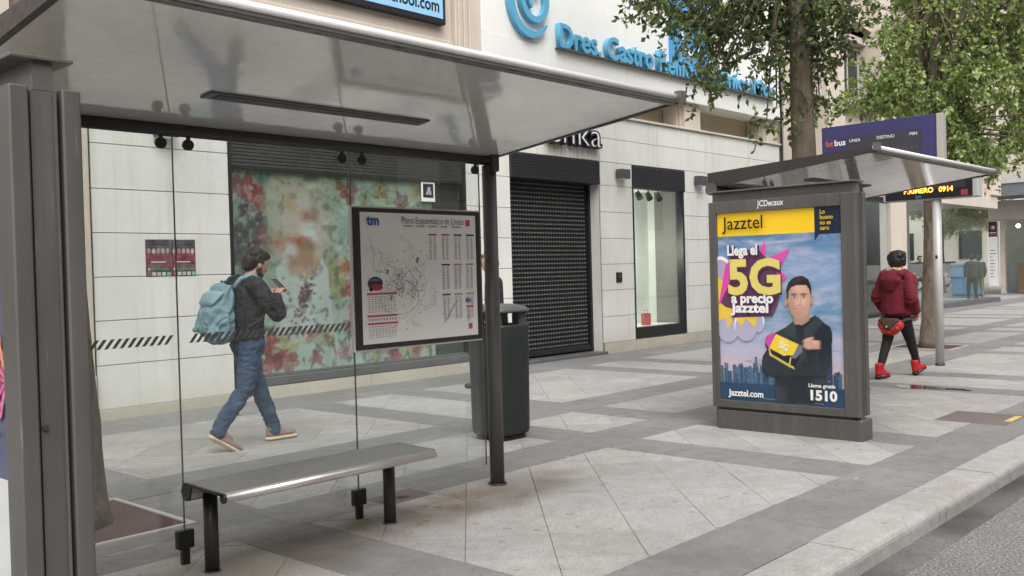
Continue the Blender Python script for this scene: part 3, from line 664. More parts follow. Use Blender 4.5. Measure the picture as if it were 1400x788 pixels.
    for k in range(14): u = rg.uniform(1.45, 2.0); P.ell(u, rg.uniform(.05, .4), .008, rg.uniform(.06, .16), (.36, .12, .2) if k % 2 else (.24, .26, .2), .8, .5, rg.uniform(-.4, .4))
    P.lay(np.clip((n3-.60)*4, 0, .40)*(1-face), (.62, .64, .58)); P.lay(np.clip((.42-n3)*4, 0, .6)*(1-.85*face), (.12, .15, .12)); g = P.C.mean(2, keepdims=True); P.C = P.C*.82+g*.18
    P.C = np.clip(P.C, 0, 1)**1.35*1.0; P.build('floral_picture', Frame((6.19, YW+.085, .30), '-y'), 0, 'print', bw)
mural()
# small framed notice hung in the window
nf = MB().box(9.235, 9.495, YW+.030, YW+.042, 2.52, 2.805, bev=.003).build('notice_frame', 'sign_white', bw)
FN = Frame((9.235, YW+.030, 2.52), '-y'); pn = Print(FN); pn.rect(.03, .055, .23, .255, (.008, .008, .01)); pn.poly([(.08, .10), (.13, .10), (.18, .21), (.13, .21)], (.34, .42, .50)); pn.poly([(.15, .10), (.185, .10), (.185, .15), (.165, .17)], (.45, .5, .55)); pn.build('notice_print', 'print', nf)
# narrow display window
nw = B('window_frame', 'black_frame', 14.362, 14.41, YW+.0, YW+.16, .206, 3.36, .004)
for a in ((16.03, 16.094, YW+.0, YW+.16, .206, 3.36), (14.411, 16.029, YW+.0, YW+.16, .206, .40)): MB().box(*a, bev=.004).build('frame_bar', 'black_frame', nw)
nb = MB().box(14.362, 16.094, YW-.03, YW+.20, 2.955, 3.358, bev=.006).build('shutter_box', 'shutter_box', nw)
for k in range(9): MB().box(14.368, 16.088, YW-.036, YW-.028, 2.965+k*.042, 2.998+k*.042, bev=.003).build('box_slat', 'shutter_box', nw)
MB().box(14.411, 16.029, YW+.06, YW+.066, .401, 2.954).build('pane', 'shop_glass', nw)
mb = MB(); mb.box(14.30, 16.15, YW+.9, YW+1.04, .3, 3.1); mb.box(14.28, 14.30, YW+.17, YW+1.04, .3, 3.1); mb.box(16.15, 16.17, YW+.17, YW+1.04, .3, 3.1)
mb.build('display_back', 'interior_white', nw); MB().box(14.30, 16.15, YW+.165, YW+1.0, .36, .395).build('display_floor', 'interior_white', nw); MB().box(14.30, 16.15, YW+.17, YW+1.0, 3.0, 3.03).build('display_ceiling', 'interior_white', nw)
MB().box(14.42, 15.25, YW+.93, YW+.96, 2.25, 2.98).build('hanging_panel', 'interior_grey', nw)
for k in range(4):
    x = 14.62+k*.33; b = MB().tube([(x, YW+.28, 2.99), (x, YW+.28, 2.90)], .012, 8); b.tube([(x, YW+.30, 2.91), (x-.03, YW+.22, 2.80)], [.05, .065], 12); b.build('spotlight', 'black_fitting', nw)
bag = thing('shopping_bag', (15.28, YW+.40, .395), 'small red shopping bag standing on the floor of the narrow display window', 'bag')
MB().box(15.17, 15.39, YW+.36, YW+.44, .396, .62, bev=.006).build('bag_body', 'bag_red', bag); MB().tube([(15.23, YW+.40, .61), (15.23, YW+.40, .68), (15.33, YW+.40, .68), (15.33, YW+.40, .61)], .006, 6).build('handle', 'bag_red', bag)
gr = thing('garment', (14.62, YW+.6, 1.25), 'cream garment hanging at the left of the narrow display window', 'garment')
MB().add([(14.50, YW+.58, 2.15), (14.72, YW+.58, 2.18), (14.86, YW+.62, 1.35), (14.70, YW+.66, 1.30), (14.50, YW+.64, 1.32), (14.50, YW+.72, 2.15), (14.72, YW+.72, 2.18), (14.86, YW+.74, 1.35), (14.7, YW+.78, 1.3), (14.5, YW+.76, 1.32)], [(0, 1, 2, 3, 4), (9, 8, 7, 6, 5), (0, 5, 6, 1), (1, 6, 7, 2), (2, 7, 8, 3), (3, 8, 9, 4), (4, 9, 5, 0)]).build('cloth', 'cloth_cream', gr)
MB().tube([(14.45, YW+.65, 2.2), (14.78, YW+.65, 2.2)], .008, 6).tube([(14.6, YW+.65, 2.2), (14.6, YW+.65, 2.99)], .005, 6).build('hanger', 'silver_lip', gr)
MB().box(14.5, 14.62, YW+.5, YW+.8, 1.0, 1.9, bev=.03).build('dark_sleeve', 'cloth_dark', gr)
lamp = thing('display_lamp', (14.88, YW+.55, 1.9), 'small lit bulb glowing inside the narrow display window', 'lamp')
pl_ = bpy.data.lights.new('bulb_light', 'POINT'); pl_.energy = 85; pl_.color = (1, .97, .90); pl_.shadow_soft_size = .03; plo = bpy.data.objects.new('bulb_light', pl_); COL.objects.link(plo); plo.parent = lamp; plo.location = (.0, 0, -.02)
MB().sphere((14.88, YW+.55, 1.88), .024).build('bulb', 'lamp_warm', lamp); MB().tube([(14.88, YW+.55, 1.91), (14.88, YW+.55, 2.99)], .005, 6).build('cord', 'black_fitting', lamp)
# wall lights, intercom
for x0, x1, z0, z1, y, lb in ((5.20, 5.44, 3.08, 3.22, YW, 'grey box wall light high on the white wall left of the floral window'), (13.84, 14.10, 3.085, 3.255, YW, 'dark box wall light between the shuttered doorway and the narrow window'), (16.45, 16.72, 3.09, 3.28, YW, 'dark box wall light right of the narrow window, above the far shelter')):
    t = thing('wall_light', ((x0+x1)/2, y, z0), lb, 'wall light', 'box lights on the white wall'); MB().box(x0, x1, y-.16, y-.02, z0, z1, bev=.008).build('lamp_body', 'wall_lamp_grey', t); MB().box((x0+x1)/2-.05, (x0+x1)/2+.05, y-.02, y+.001, z0+.03, z1-.03).build('bracket', 'black_fitting', t); MB().box(x0+.02, x1-.02, y-.15, y-.03, z0-.006, z0+.001).build('lens', 'interior_white', t)
ic = thing('intercom', (13.88, YW, 1.24), 'small black intercom plate on the white stone beside the shuttered doorway', 'intercom'); MB().box(13.80, 13.965, YW-.02, YW+.001, 1.245, 1.425, bev=.005).build('plate', 'black_frame', ic); MB().box(13.85, 13.92, YW-.026, YW-.019, 1.33, 1.39).build('speaker_grille', 'wall_lamp_grey', ic)
# wall posters
FP = Frame((5.075, YW-.002, 1.53), '-y')
for k, lb in ((0, 'left one of two dark red event posters pasted on the white wall'), (1, 'right one of two dark red event posters pasted on the white wall')):
    t = thing('wall_poster', (5.225+.302*k, YW, 1.53), lb, 'poster', 'posters pasted on the wall'); u0 = .302*k
    MB().add([tuple(FP.p(u0+a, b, .001+.0006*((i*7) % 3))) for i, (a, b) in enumerate(((0, 0), (.298, .004), (.298, .415), (0, .413)))], [(0, 1, 2, 3)]).build('sheet', 'cloth_dark', t)
    p = Print(FP, .003); p.rect(u0+.004, .004, u0+.294, .410, (.035, .012, .02)); p.rect(u0+.004, .33, u0+.294, .408, (.03, .035, .06))
    for q in range(2): 
        for w in range(9): p.rect(u0+.03+w*.027, .385-q*.03, u0+.03+w*.027+rr.uniform(.012, .024), .400-q*.03, (.5, .5, .52), False)
    for w in range(5): p.ell(u0+.04+w*.055, .285, .022, .032, rr.choice([(.40, .30, .28), (.50, .42, .40), (.35, .2, .2)]), 10); p.ell(u0+.04+w*.055, .305, .011, .013, (.45, .27, .2), 8)
    p.rect(u0+.004, .165, u0+.294, .25, (.22, .02, .05))
    for q in range(3):
        for w in range(14): p.rect(u0+.02+w*.019, .180+q*.022, u0+.02+w*.019+rr.uniform(.007, .016), .190+q*.022, (.42, .34, .34), False)
    p.rect(u0+.06, .155, u0+.23, .168, (.55, .5, .5)); p.rect(u0+.05, .07, u0+.28, .10, (.03, .16, .06)); p.rect(u0+.02, .068, u0+.045, .098, (.42, .42, .42)); p.rect(u0+.004, .105, u0+.294, .135, (.18, .02, .04))
    for w in range(5): p.rect(u0+.012+w*.058, .01, u0+.055+w*.058, .05, [(.30, .03, .05), (.5, .5, .5), (.42, .40, .40), (.5, .5, .5), (.16, .42, .25)][w])
    p.build('poster_print', 'print_worn', t)
# shop name letters over the doorway
sn = thing('shop_name_letters', (12.7, YW, 3.55), 'black raised letters with white faces over the shuttered doorway', 'sign')
FS = Frame((13.33, YW-.02, 3.60), '-y')
text('enka', FS, 0, -.02, .60, 'letter_black', sn, d=.05, ext=.055, off=.016, align='RIGHT', fit=1.44); text('enka', FS, -.01, -.02, .60, 'sign_white', sn, d=.108, ext=.004, off=-.012, align='RIGHT', fit=1.40, name='letter_face')
# upper part: loggia, fascia, banner wall
B('loggia_back', 'beige_recess', 10.50, 20.1, YW+.52, YW+.60, 4.212, 4.75); B('loggia_floor', 'beige_recess', 10.5, 20.1, YW+.30, YW+.518, 4.2125, 4.218)
for x in (12.9, 16.28, 19.66):
    pl = B('pilaster', 'beige_stone', x, x+.58, YW+.05, YW+.50, 4.213, 4.72, .01)
    for k in range(2): MB().box(x-.05-k*.05, x-.01-k*.05, YW+.12+k*.06, YW+.50, 4.214, 4.72, bev=.005).build('pilaster_fillet', 'beige_stone', pl)
YF = YW-.05
fx = [10.49, 11.35, 14.2, 17.0, 18.6, 20.10]
for a, b in zip(fx[:-1], fx[1:]): MB().box(a+.003, b-.003, YF, YF+.55, 4.72, 5.145, bev=.004).build('fascia_panel', 'fascia_panel', shop)
for a, b in zip(fx[:-1], fx[1:]): MB().box(a+.003, b-.003, YF+.012, YF+.55, 5.150, 7.4, bev=.004).build('fascia_panel', 'fascia_panel', shop)
B('fascia_core', 'stone_joint', 10.52, 20.08, YF+.03, YF+.50, 4.74, 7.35); B('sign_rail', 'sill_metal', 12.2, 19.75, YF-.10, YF+.0, 5.130, 5.148)
B('banner_wall', 'beige_stone', 2.0, 10.0, YW+.08, YW+.6, 4.214, 7.4)
pl = B('pilaster', 'beige_stone', 9.96, 10.484, YW-.02, YW+.5, 4.214, 7.4, .008)
for k in range(3): MB().box(10.0+k*.11, 10.05+k*.11, YW-.05, YW-.021, 4.216, 7.4, bev=.008).build('pilaster_fillet', 'beige_stone', pl)
B('moulding', 'beige_stone', 2.0, 9.955, YW+.03, YW+.079, 4.72, 4.90, .01)
B('upper_wall', 'beige_stone', 2.0, 20.1, YW+.15, YW+.7, 7.402, 13.5)
for k in range(6):
    wx = 3.0+k*2.9; w = B('window', 'black_frame', wx, wx+1.6, YW+.10, YW+.148, 8.6, 10.6); MB().box(wx+.06, wx+1.54, YW+.092, YW+.099, 8.66, 10.54).build('pane', 'car_glass', w); MB().box(wx-.1, wx+1.7, YW-.05, YW+.149, 8.5, 8.597).build('sill', 'beige_stone', w)
# the neighbouring beige house whose edge shows left of the white wall
nh_ = thing('beige_house', (0, YW, 0), 'beige house whose edge shows between the shelter pillar and the white wall', 'building')
B('wall', 'beige_stone', -14, 4.47, YW+.02, YW+.9, 0, 12, 0, nh_); B('pilaster', 'beige_stone', 4.05, 4.472, YW-.03, YW+.019, 0, 12, .01, nh_); B('plinth', 'plinth_stone', -14, 4.473, YW-.05, YW+.018, 0, .5, .01, nh_)
for k in range(4):
    d = B('window', 'black_frame', -12+k*4, -9.6+k*4, YW-.01, YW+.019, .6, 3.0, 0, nh_); MB().box(-11.9+k*4, -9.7+k*4, YW-.014, YW-.011, .7, 2.9).build('pane', 'car_glass', d)
# clinic sign
cs = thing('clinic_sign', (13, YF, 5.15), 'light blue raised clinic lettering standing on the white fascia rail', 'sign')
FC = Frame((12.20, YF, 5.15), '-y')
text('Dres. Castro Reillo', FC, 0, .01, .545, 'sign_blue', cs, d=.06, ext=.045, off=.013, fit=4.05)
text('clínica Mos', Frame((17.15, YF, 5.15), '-y'), 0, .02, .47, 'sign_blue', cs, d=.06, ext=.04, off=.010, fit=2.5)
sw_ = thing('swirl_emblem', (11.58, YF, 5.3), 'light blue raised spiral emblem on the white fascia left of the lettering', 'emblem')
mb = MB()
def ribbon(mb, pts, ws, y0, y1):
    n = len(pts); L = []
    for i in range(n):
        a, b = pts[max(i-1, 0)], pts[min(i+1, n-1)]; l = math.hypot(b[0]-a[0], b[1]-a[1]) or 1; nx, nz = -(b[1]-a[1])/l*ws[i]/2, (b[0]-a[0])/l*ws[i]/2
        L += [(pts[i][0]+nx, y0, pts[i][1]+nz), (pts[i][0]-nx, y0, pts[i][1]-nz), (pts[i][0]-nx, y1, pts[i][1]-nz), (pts[i][0]+nx, y1, pts[i][1]+nz)]
    F = [(4*i+k, 4*i+(k+1) % 4, 4*i+4+(k+1) % 4, 4*i+4+k) for i in range(n-1) for k in range(4)]+[(0, 1, 2, 3), tuple(4*(n-1)+k for k in range(4))]
    mb.add(L, F)
def arc(cx, cz, r0, r1, a0, a1, n=44): return [(cx+(r0+(r1-r0)*k/n)*math.cos(R(a0+(a1-a0)*k/n)), cz+(r0+(r1-r0)*k/n)*1.12*math.sin(R(a0+(a1-a0)*k/n))) for k in range(n+1)]
ws = [.13*min(1, .25+k/14, (46-k)/16+.2) for k in range(45)]
ribbon(mb, arc(11.55, 5.77, .47, .46, -38, -300), ws, YF-.09, YF-.01); mb.build('outer_stroke', 'sign_blue', sw_)
mb = MB(); ribbon(mb, arc(11.64, 5.83, .30, .29, -200, 160), [.10]*45, YF-.09, YF-.01); mb.build('inner_ring', 'sign_blue', sw_)
mb = MB(); ribbon(mb, arc(11.64, 5.85, .14, .10, 250, 20), [.07]*45, YF-.08, YF-.01); mb.build('inner_stroke', 'sign_blue', sw_)
bp = thing('blue_sign_panel', (16.3, YF, 5.16), 'tall blue sign panel behind the leaves on the white fascia', 'sign')
MB().box(15.62, 17.0, YF-.05, YF+.011, 5.16, 7.3, bev=.006).build('panel', 'panel_blue', bp)
mb = MB(); ribbon(mb, arc(16.33, 6.05, .36, .33, -38, -300), [.09*min(1, .25+k/14, (46-k)/16+.2) for k in range(45)], YF-.06, YF-.049); mb.build('emblem', 'sign_white', bp)
# banner
bn = thing('school_banner', (8.5, YW, 5.1), 'light blue school banner in a dark frame above the near shelter roof', 'banner')
MB().box(6.4, 9.745, YW-.04, YW+.078, 5.10, 7.0, bev=.006).build('frame', 'letter_black', bn)
def banner_mat():
    s = NT('banner_blue'); s.bsdf(s.mix(s.maprange(s.noise(s.world(), 2, 3), .3, .7), (.24, .50, .76), (.31, .58, .82)), .45)
banner_mat()
MB().box(6.46, 9.685, YW-.046, YW-.041, 5.175, 6.94).build('sheet', 'banner_blue', bn)
FB = Frame((9.62, YW-.046, 5.175), '-y'); text('www.midletonschool.com', FB, 0, .085, .255, 'letter_black', bn, align='RIGHT', off=.006, d=.002, sx=.86); text('081', FB, 0, .36, .52, 'sign_white', bn, align='RIGHT', off=.02, d=.002, sx=.9)
# ================================================================== BEIGE BUILDING WITH THE GLASS CORNER
cb = thing('beige_building', (28, YW, 0), 'beige stone building with tall windows and a glazed corner shopfront', 'building')
def C(name, mat, x0, x1, y0, y1, z0, z1, bev=0, parent=None): return MB().box(x0, x1, y0, y1, z0, z1, bev=bev).build(name, mat, parent or cb)
C('drainpipe', 'black_fitting', 20.135, 20.175, YW-.06, YW-.02, 0, 9)
for s in (20.2, 22.5, 25.9, 29.3, 32.7, 35.6):
    e = s+(.95 if s != 22.5 else 1.02); p = C('pilaster', 'beige_stone', s, e, YW-.10, YW+.6, 3.7, 15, .012)
    for k in range(2): C('pilaster_fillet', 'beige_stone', e+.003+k*.10, e+.095+k*.10, YW-.03+k*.08, YW+.6, 3.7, 15, .008, p)
bays = ((23.74, 25.9), (27.07, 29.3), (30.47, 32.7), (33.87, 35.6), (21.37, 22.5))
for a, b in bays:
    for z in (5.55, 9.0, 12.4):
        C('spandrel', 'beige_stone', a, b, YW+.30, YW+.7, z-1.62, z+.0)
        C('window_sill', 'far_grey', a, b, YW-.02, YW+.60, z+.002, z+.12, .01); 
        w = C('window', 'pole_grey', a, b, YW+.56, YW+.60, z+.35, z+1.83)
        n = 3
        for k in range(n):
            x0, x1 = a+.05+k*(b-a-.05)/n, a+(k+1)*(b-a-.05)/n; C('pane', 'car_glass', x0, x1, YW+.545, YW+.558, z+.42, z+1.78, 0, w)
            C('mullion', 'pole_grey', x1, x1+.05, YW+.52, YW+.557, z+.36, z+1.82, 0, w)
        C('under_window', 'far_grey', a, b, YW+.5, YW+.62, z+.122, z+.35)
        for q, (d, h) in enumerate(((.42, .0), (.30, .16), (.14, .34))): C('lintel_moulding', 'beige_stone', a, b, YW+d, YW+.7, z+1.832+h, z+1.832+h+.158)
C('ground_floor_beam', 'beige_stone', 20.2, 36.4, YW-.02, YW+.5, 3.25, 3.695, .01)
C('wall', 'beige_stone', 20.19, 23.6, YW+.02, YW+.5, 0, 3.249)
d = C('shop_door', 'black_frame', 23.62, 26.58, YW+.10, YW+.16, 0, 3.24); C('pane', 'corner_glass', 23.8, 25.95, YW+.06, YW+.066, .1, 3.1, 0, d); C('pane', 'interior_grey', 26.05, 26.54, YW+.085, YW+.098, .15, 3.1, 0, d)
C('column', 'beige_stone', 26.6, 27.72, YW-.03, YW+.30, 0, 3.249, .02); C('column_frame', 'sill_metal', 27.725, 27.95, YW-.02, YW+.2, 0, 3.249, .01)
C('shopfront_base', 'sill_metal', 27.955, 36.5, YW-.03, YW+.35, -.01, .16, .01)
x = 27.96
while x < 35.6:
    C('glass_pane', 'corner_glass', x, min(x+2.54, 35.62), YW+.10, YW+.112, .162, 3.248); x += 2.55
C('corner_soffit', 'far_grey', 27.73, 36.4, YW+.501, YW+7.5, 3.35, 3.6)
C('inner_column', 'pole_grey', 30.9, 31.1, YW+3, YW+3.2, 0, 3.349, .02)
# far corner shop across the side street
fx_ = thing('far_corner_shop', (44, 11.3, 0), 'far corner shop with grey canopy and a tall white advert column', 'building')
def D(name, mat, x0, x1, y0, y1, z0, z1, bev=0, parent=None): return MB().box(x0, x1, y0, y1, z0, z1, bev=bev).build(name, mat, parent or fx_)
D('beam', 'beige_stone', 43.95, 44.4, 6.0, 12.6, 3.15, 3.95, .02); D('canopy', 'canopy_grey', 42.2, 43.94, 6.0, 13.2, 4.0, 4.75, .05); D('canopy_edge', 'pole_grey', 42.15, 42.198, 6.0, 13.2, 4.55, 4.78)
D('upper_wall', 'beige_stone', 43.95, 50, 6.0, 12.6, 4.76, 15); D('wall', 'interior_grey', 46.5, 50, 6.0, 12.6, 0, 3.95)
D('column', 'beige_stone', 43.97, 44.25, 11.98, 12.16, 0, 3.149, .02)
ac = D('advert_column', 'sign_white', 43.8, 44.0, 12.20, 12.56, .35, 3.1, .01); FA = Frame((43.8, 12.56, .35), '-x'); p = Print(FA, .002)
p.rect(.01, 2.1, .35, 2.74, (.015, .012, .02)); p.ell(.18, 2.48, .10, .10, (.55, .10, .15), 14); p.ell(.2, 2.5, .05, .06, (.6, .55, .55), 10); p.rect(.05, 2.25, .31, 2.29, (.6, .6, .6)); p.rect(.05, 2.17, .31, 2.21, (.5, .1, .12))
for k in range(9): p.rect(.05, 1.5-k*.14, .05+rr.uniform(.1, .26), 1.54-k*.14, [(.55, .2, .2), (.25, .25, .28), (.25, .32, .5)][k % 3])
p.build('advert_print', 'print', ac)
for k in range(3): D('glass_pane', 'shop_glass', 44.1, 44.112, 6.2+k*1.93, 8.1+k*1.93, .12, 3.14)
D('counter', 'far_brick', 45.2, 45.9, 8.0, 11.8, 0, 1.3, .02)
for k in range(6): MB().sphere((45.0, 9.2+k*.5, 2.9), .09, 10, 6).build('ceiling_lamp', 'lamp_warm', fx_)
# distant house seen through the corner glass
dh = thing('distant_house', (66, 24, 0), 'pale distant apartment house with balconies seen through the corner glass', 'building')
MB().box(66, 74, 13.2, 46, 0, 18).build('wall', 'far_plaster', dh)
for j in range(5):
    for i in range(7):
        y = 15+i*4.3; z = 1.0+j*3.3
        w = MB().box(65.9, 65.99, y, y+1.4, z+.6, z+2.4).build('window', 'car_glass', dh)
        if j and i % 2: MB().box(65.0, 65.98, y-.6, y+2.0, z+.1, z+.25).build('balcony_slab', 'far_grey', dh); MB().box(65.0, 65.05, y-.6, y+2.0, z+.25, z+1.2).build('balcony_front', ['far_brick', 'far_grey'][i % 3 == 0], dh)
# houses across the road: they stand behind the camera and show in the shop windows
for k, (x0, x1, mt, h) in enumerate(((-22, -3, 'far_plaster', 13), (-2.8, 14, 'far_brick', 15), (14.2, 33, 'far_plaster', 12.5), (33.2, 58, 'far_grey', 14))):
    t = thing('opposite_house', ((x0+x1)/2, -14, 0), ['pale plaster house across the road, left of the brick one', 'brick house across the road opposite the shelters', 'pale plaster house across the road, right of the brick one', 'grey house across the road at the far end'][k], 'building', 'houses across the road')
    MB().box(x0, x1, -22, -14, 0, h).build('wall', mt, t)
    nwin = int((x1-x0)/3.2)
    for j in range(int(h/3.3)):
        for i in range(nwin):
            wx = x0+1+i*(x1-x0-2)/nwin; w = MB().box(wx, wx+1.5, -13.99, -13.93, .6+j*3.3, 2.7+j*3.3).build('window', 'car_glass', t)
            if j: MB().box(wx-.2, wx+1.7, -13.99, -13.2, .25+j*3.3, .4+j*3.3).build('balcony_slab', 'far_grey', t)
# ================================================================== BUS SHELTERS
def roof_parts(t, x0, x1, dz):
    # soffit rises from the rear beam to the road, the top rises less: a wedge with a silver lip
    yb, yf = 4.63, 3.12; sb, sf, tb, tf = 2.262+dz, 2.438+dz, 2.385+dz, 2.475+dz
    MB().prism([(yb, sb), (yf, sf), (yf, tf-.004), (yb, tb)], 'x', x0+.02, x1-.02).build('roof_panel', 'glossy_soffit', t)
    for a, b in ((x0-.012, x0+.019), (x1-.019, x1+.012)): MB().prism([(yb+.015, sb-.006), (yf-.03, sf-.006), (yf-.03, tf+.006), (yb+.015, tb+.008)], 'x', a, b).build('roof_end_plate', 'shelter_dark', t)
    MB().tube([(x0-.014, yf-.035, tf-.006), (x1+.014, yf-.035, tf-.006)], .019, 14).build('roof_lip', 'silver_lip', t)
    MB().box(x0+.02, x1-.02, yf-.040, yf-.001, sf-.004, tf-.012).build('lip_front', 'shelter_grey_light', t); MB().box(x0+.02, x1-.02, yf-.036, yf+.012, sf-.010, sf-.0045).build('lip_channel', 'dirty_lip', t)
    MB().box(x1-.03, x1+.03, yf-.075, yf-.03, tf-.035, tf+.028).build('lip_end_cap', 'shelter_grey_light', t); MB().box(x0-.03, x0+.03, yf-.075, yf-.03, tf-.035, tf+.028).build('lip_end_cap', 'shelter_grey_light', t)
    b = MB().tube([(x0-.05, 4.585, 2.240+dz), (x1+.0, 4.585, 2.240+dz)], .032, 20).build('rear_beam', 'shelter_dark', t)
    MB().tube([(x0-.062, 4.585, 2.240+dz), (x0-.051, 4.585, 2.240+dz)], .058, 20).build('beam_end', 'shelter_grey', b)
    MB().box(x0+.03, x1-.03, 4.60, 4.63, 2.245+dz, 2.262+dz).build('glass_rail', 'shelter_dark', t)
def light_strip(t, x0, x1, dz):
    y0, y1 = 3.985, 4.085; z = lambda y: 2.262+dz+(4.63-y)*.1166
    o = MB().prism([(y0, z(y0)-.009), (y1, z(y1)-.009), (y1, z(y1)+.01), (y0, z(y0)+.01)], 'x', x0, x1).build('light_strip', 'shelter_grey', t)
    MB().prism([(y0+.02, z(y0+.02)-.012), (y1-.02, z(y1-.02)-.012), (y1-.02, z(y1-.02)-.0085), (y0+.02, z(y0+.02)-.0085)], 'x', x0+.05, x1-.03).build('diffuser', 'shelter_dark', o)
def caisson(t, x0, w, dz, top):
    """two-sided poster cabinet standing across the pavement, from y 3.2 to 4.57"""
    y0, y1 = 3.205, 4.57; z0, z1 = .195, 2.105+dz; x1 = x0+w; th = w*.27
    MB().box(x0+th+.01, x1-th-.01, y0+.018, y1, .0, z1-.01).build('core', 'shelter_grey', t)
    for a, b in ((x0, x0+th), (x1-th, x1)):
        d = MB().box(a, b, y0, y0+.125, z0, z1, bev=.006).build('door_frame', 'shelter_grey', t)
        MB().box(a, b, y1-.075, y1, z0, z1, bev=.006).build('frame_post', 'shelter_grey', d); MB().box(a, b, y0+.126, y1-.076, z0, z0+.068, bev=.004).build('frame_rail', 'shelter_grey', d); MB().box(a, b, y0+.126, y1-.076, z1-.105, z1, bev=.004).build('frame_rail', 'shelter_grey', d)
    MB().box(x0+w*.62, x0+w*.66, y0+.008, y0+.0175, z0, z1-.02).build('edge_trim', 'shelter_grey_light', t)
    MB().box(x0+.03, x1-.03, y0+.06, y1-.06, .165, .20).build('shadow_gap', 'shelter_dark', t)
    MB().box(x0+.006, x1-.006, y0-.02, y1-.045, -.005, .172, bev=.006).build('base_plinth', 'shelter_grey', t)
    sx = x0+w*.5; b = MB().box(sx-.032, sx+.032, y0+.02, y1, z1-.008, z1+.085).build('crown_web', 'shelter_grey_light', t)
    MB().box(x0+.005, x1-.02, y0+.0, y1, z1+.086, z1+.099, bev=.003).build('crown_plate', 'shelter_grey_light', b)
    MB().tube([(x0+w*.36, y0+.019, 1.0), (x0+w*.36, y0+.010, 1.0)], .010, 12).build('key_lock', 'shelter_dark', t)
    return x0, y0, y1, z0, z1
def glass_wall(t, xs, dz, panels, map_x):
    for a, b in zip(xs[:-1], xs[1:]):
        g = MB().box(a+.004, b-.004, 4.609, 4.619, .14, 2.246+dz).build('glass_panel', 'clear_glass', t)
        MB().box(b-.0025, b+.0025, 4.6095, 4.6185, .14, 2.246+dz).build('glass_edge', 'shelter_grey', g)
    for i, x in enumerate(xs[1:]):
        last = i == len(xs)-2
        if not last:
            f = MB().box(x-.045, x+.045, 4.592, 4.636, .082, .178, bev=.005).build('floor_clamp', 'black_fitting', t); MB().box(x-.02, x+.02, 4.60, 4.628, -.005, .083).build('clamp_foot', 'black_fitting', f)
        for s in ((-.075, .075) if not last else (-.06,)):
            c = MB().tube([(x+s, 4.60, 2.25+dz), (x+s-.004, 4.575, 2.215+dz), (x+s, 4.585, 2.185+dz)], .012, 8).build('glass_hook', 'black_fitting', t)
            MB().tube([(x+s, 4.600, 2.172+dz), (x+s, 4.575, 2.168+dz)], .028, 16).build('hook_disc', 'black_fitting', c)
    for u0, u1 in panels:                                    # hatched warning band printed on the glass
        p = Print(Frame((0, 4.608, 0), '-y'), .0008); h = .047; z = 1.143; x = u0
        while x < u1-.03:
            p.poly([(x, z), (x+.020, z), (x+.020+.036, z+h), (x+.036, z+h)], (.13, .13, .125), False); x += .0385
        p.build('hatched_band', 'print_worn', t)
# ---- near shelter
s1 = thing('bus_shelter', (3.0, 3.9, 0), 'near grey bus shelter with route map, glass wall and glossy canopy', 'bus shelter', 'bus shelters along the kerb')
roof_parts(s1, 1.345, 4.86, 0); light_strip(s1, 2.34, 3.70, 0)
caisson(s1, 1.172, .228, .0, 2.1)
p = Print(Frame((1.172, 4.496, .262), '-x'), -.034, .0001)
p.rect(0, 0, 1.166, 1.69, (.50, .52, .53)); p.rect(0, .55, 1.166, 1.69, (.03, .04, .11))
for k in range(14):
    u, v, r = rr.uniform(.55, 1.16), rr.uniform(.58, 1.0), rr.uniform(.06, .15)
    for q in range(12): a = q*.5236+rr.uniform(-.1, .1); p.poly([(u, v), (u+math.cos(a-.14)*r, v+math.sin(a-.14)*r), (u+math.cos(a)*r*1.3, v+math.sin(a)*r*1.3), (u+math.cos(a+.14)*r, v+math.sin(a+.14)*r)], rr.choice([(.50, .10, .26), (.56, .22, .10), (.55, .32, .10), (.42, .06, .24)]))
for q in range(3):
    for k in range(12): p.rect(.70+k*.034, .10+q*.035, .70+k*.034+rr.uniform(.012, .028), .115+q*.035, (.22, .23, .24), False)
p.build('poster', 'print_lit', s1)
pc = MB(); prof = [(.053, 0), (.053, 2.20)]; pc.tube([(4.79, 4.575, -.005), (4.79, 4.575, 2.205)], .050, 24); pt = pc.build('post', 'shelter_grey', s1)
MB().tube([(4.79, 4.575, -.003), (4.79, 4.575, .012)], .064, 20).build('post_foot', 'shelter_dark', pt); MB().box(4.755, 4.825, 4.50, 4.54, 2.16, 2.30, bev=.01).build('post_bracket', 'shelter_dark', pt)
glass_wall(s1, [1.42, 2.474, 3.612, 4.725], 0, ((1.62, 2.425), (2.53, 3.565)), None)
# route map
mf = MB().box(3.588, 4.692, 4.585, 4.606, 1.008, 1.892, bev=.003).build('map_frame', 'silver_lip', s1); MB().box(3.600, 4.682, 4.578, 4.5845, 1.020, 1.882).build('map_border', 'shelter_dark', mf)
FM = Frame((3.652, 4.578, 1.050), '-y'); MW, MH = .990, .806
p = Print(FM, .0008, .0001); p.rect(0, 0, MW, MH, (.72, .675, .655))
rm = random.Random(11)
def walk(u, v, n, st, col, w):
    pts = [(u, v)]; a = rm.uniform(0, 6.28)
    for _ in range(n):
        a += rm.choice((-.8, 0, 0, .8, 1.57, -1.57)); u = min(max(u+math.cos(a)*st, .03), .60); v = min(max(v+math.sin(a)*st, .06), .66); pts.append((u, v))
    p.line(pts, w, col, False)
for k in range(46): walk(rm.gauss(.34, .11), rm.gauss(.34, .11), 9, .022, rm.choice([(.30, .29, .29), (.36, .34, .33), (.34, .36, .38), (.42, .40, .30)]), .0018)
p.d += .0004
for k in range(9): walk(rm.gauss(.33, .09), rm.gauss(.32, .1), 14, .028, rm.choice([(.45, .20, .18), (.28, .40, .22), (.20, .20, .22), (.50, .38, .16), (.25, .3, .42)]), .0026)
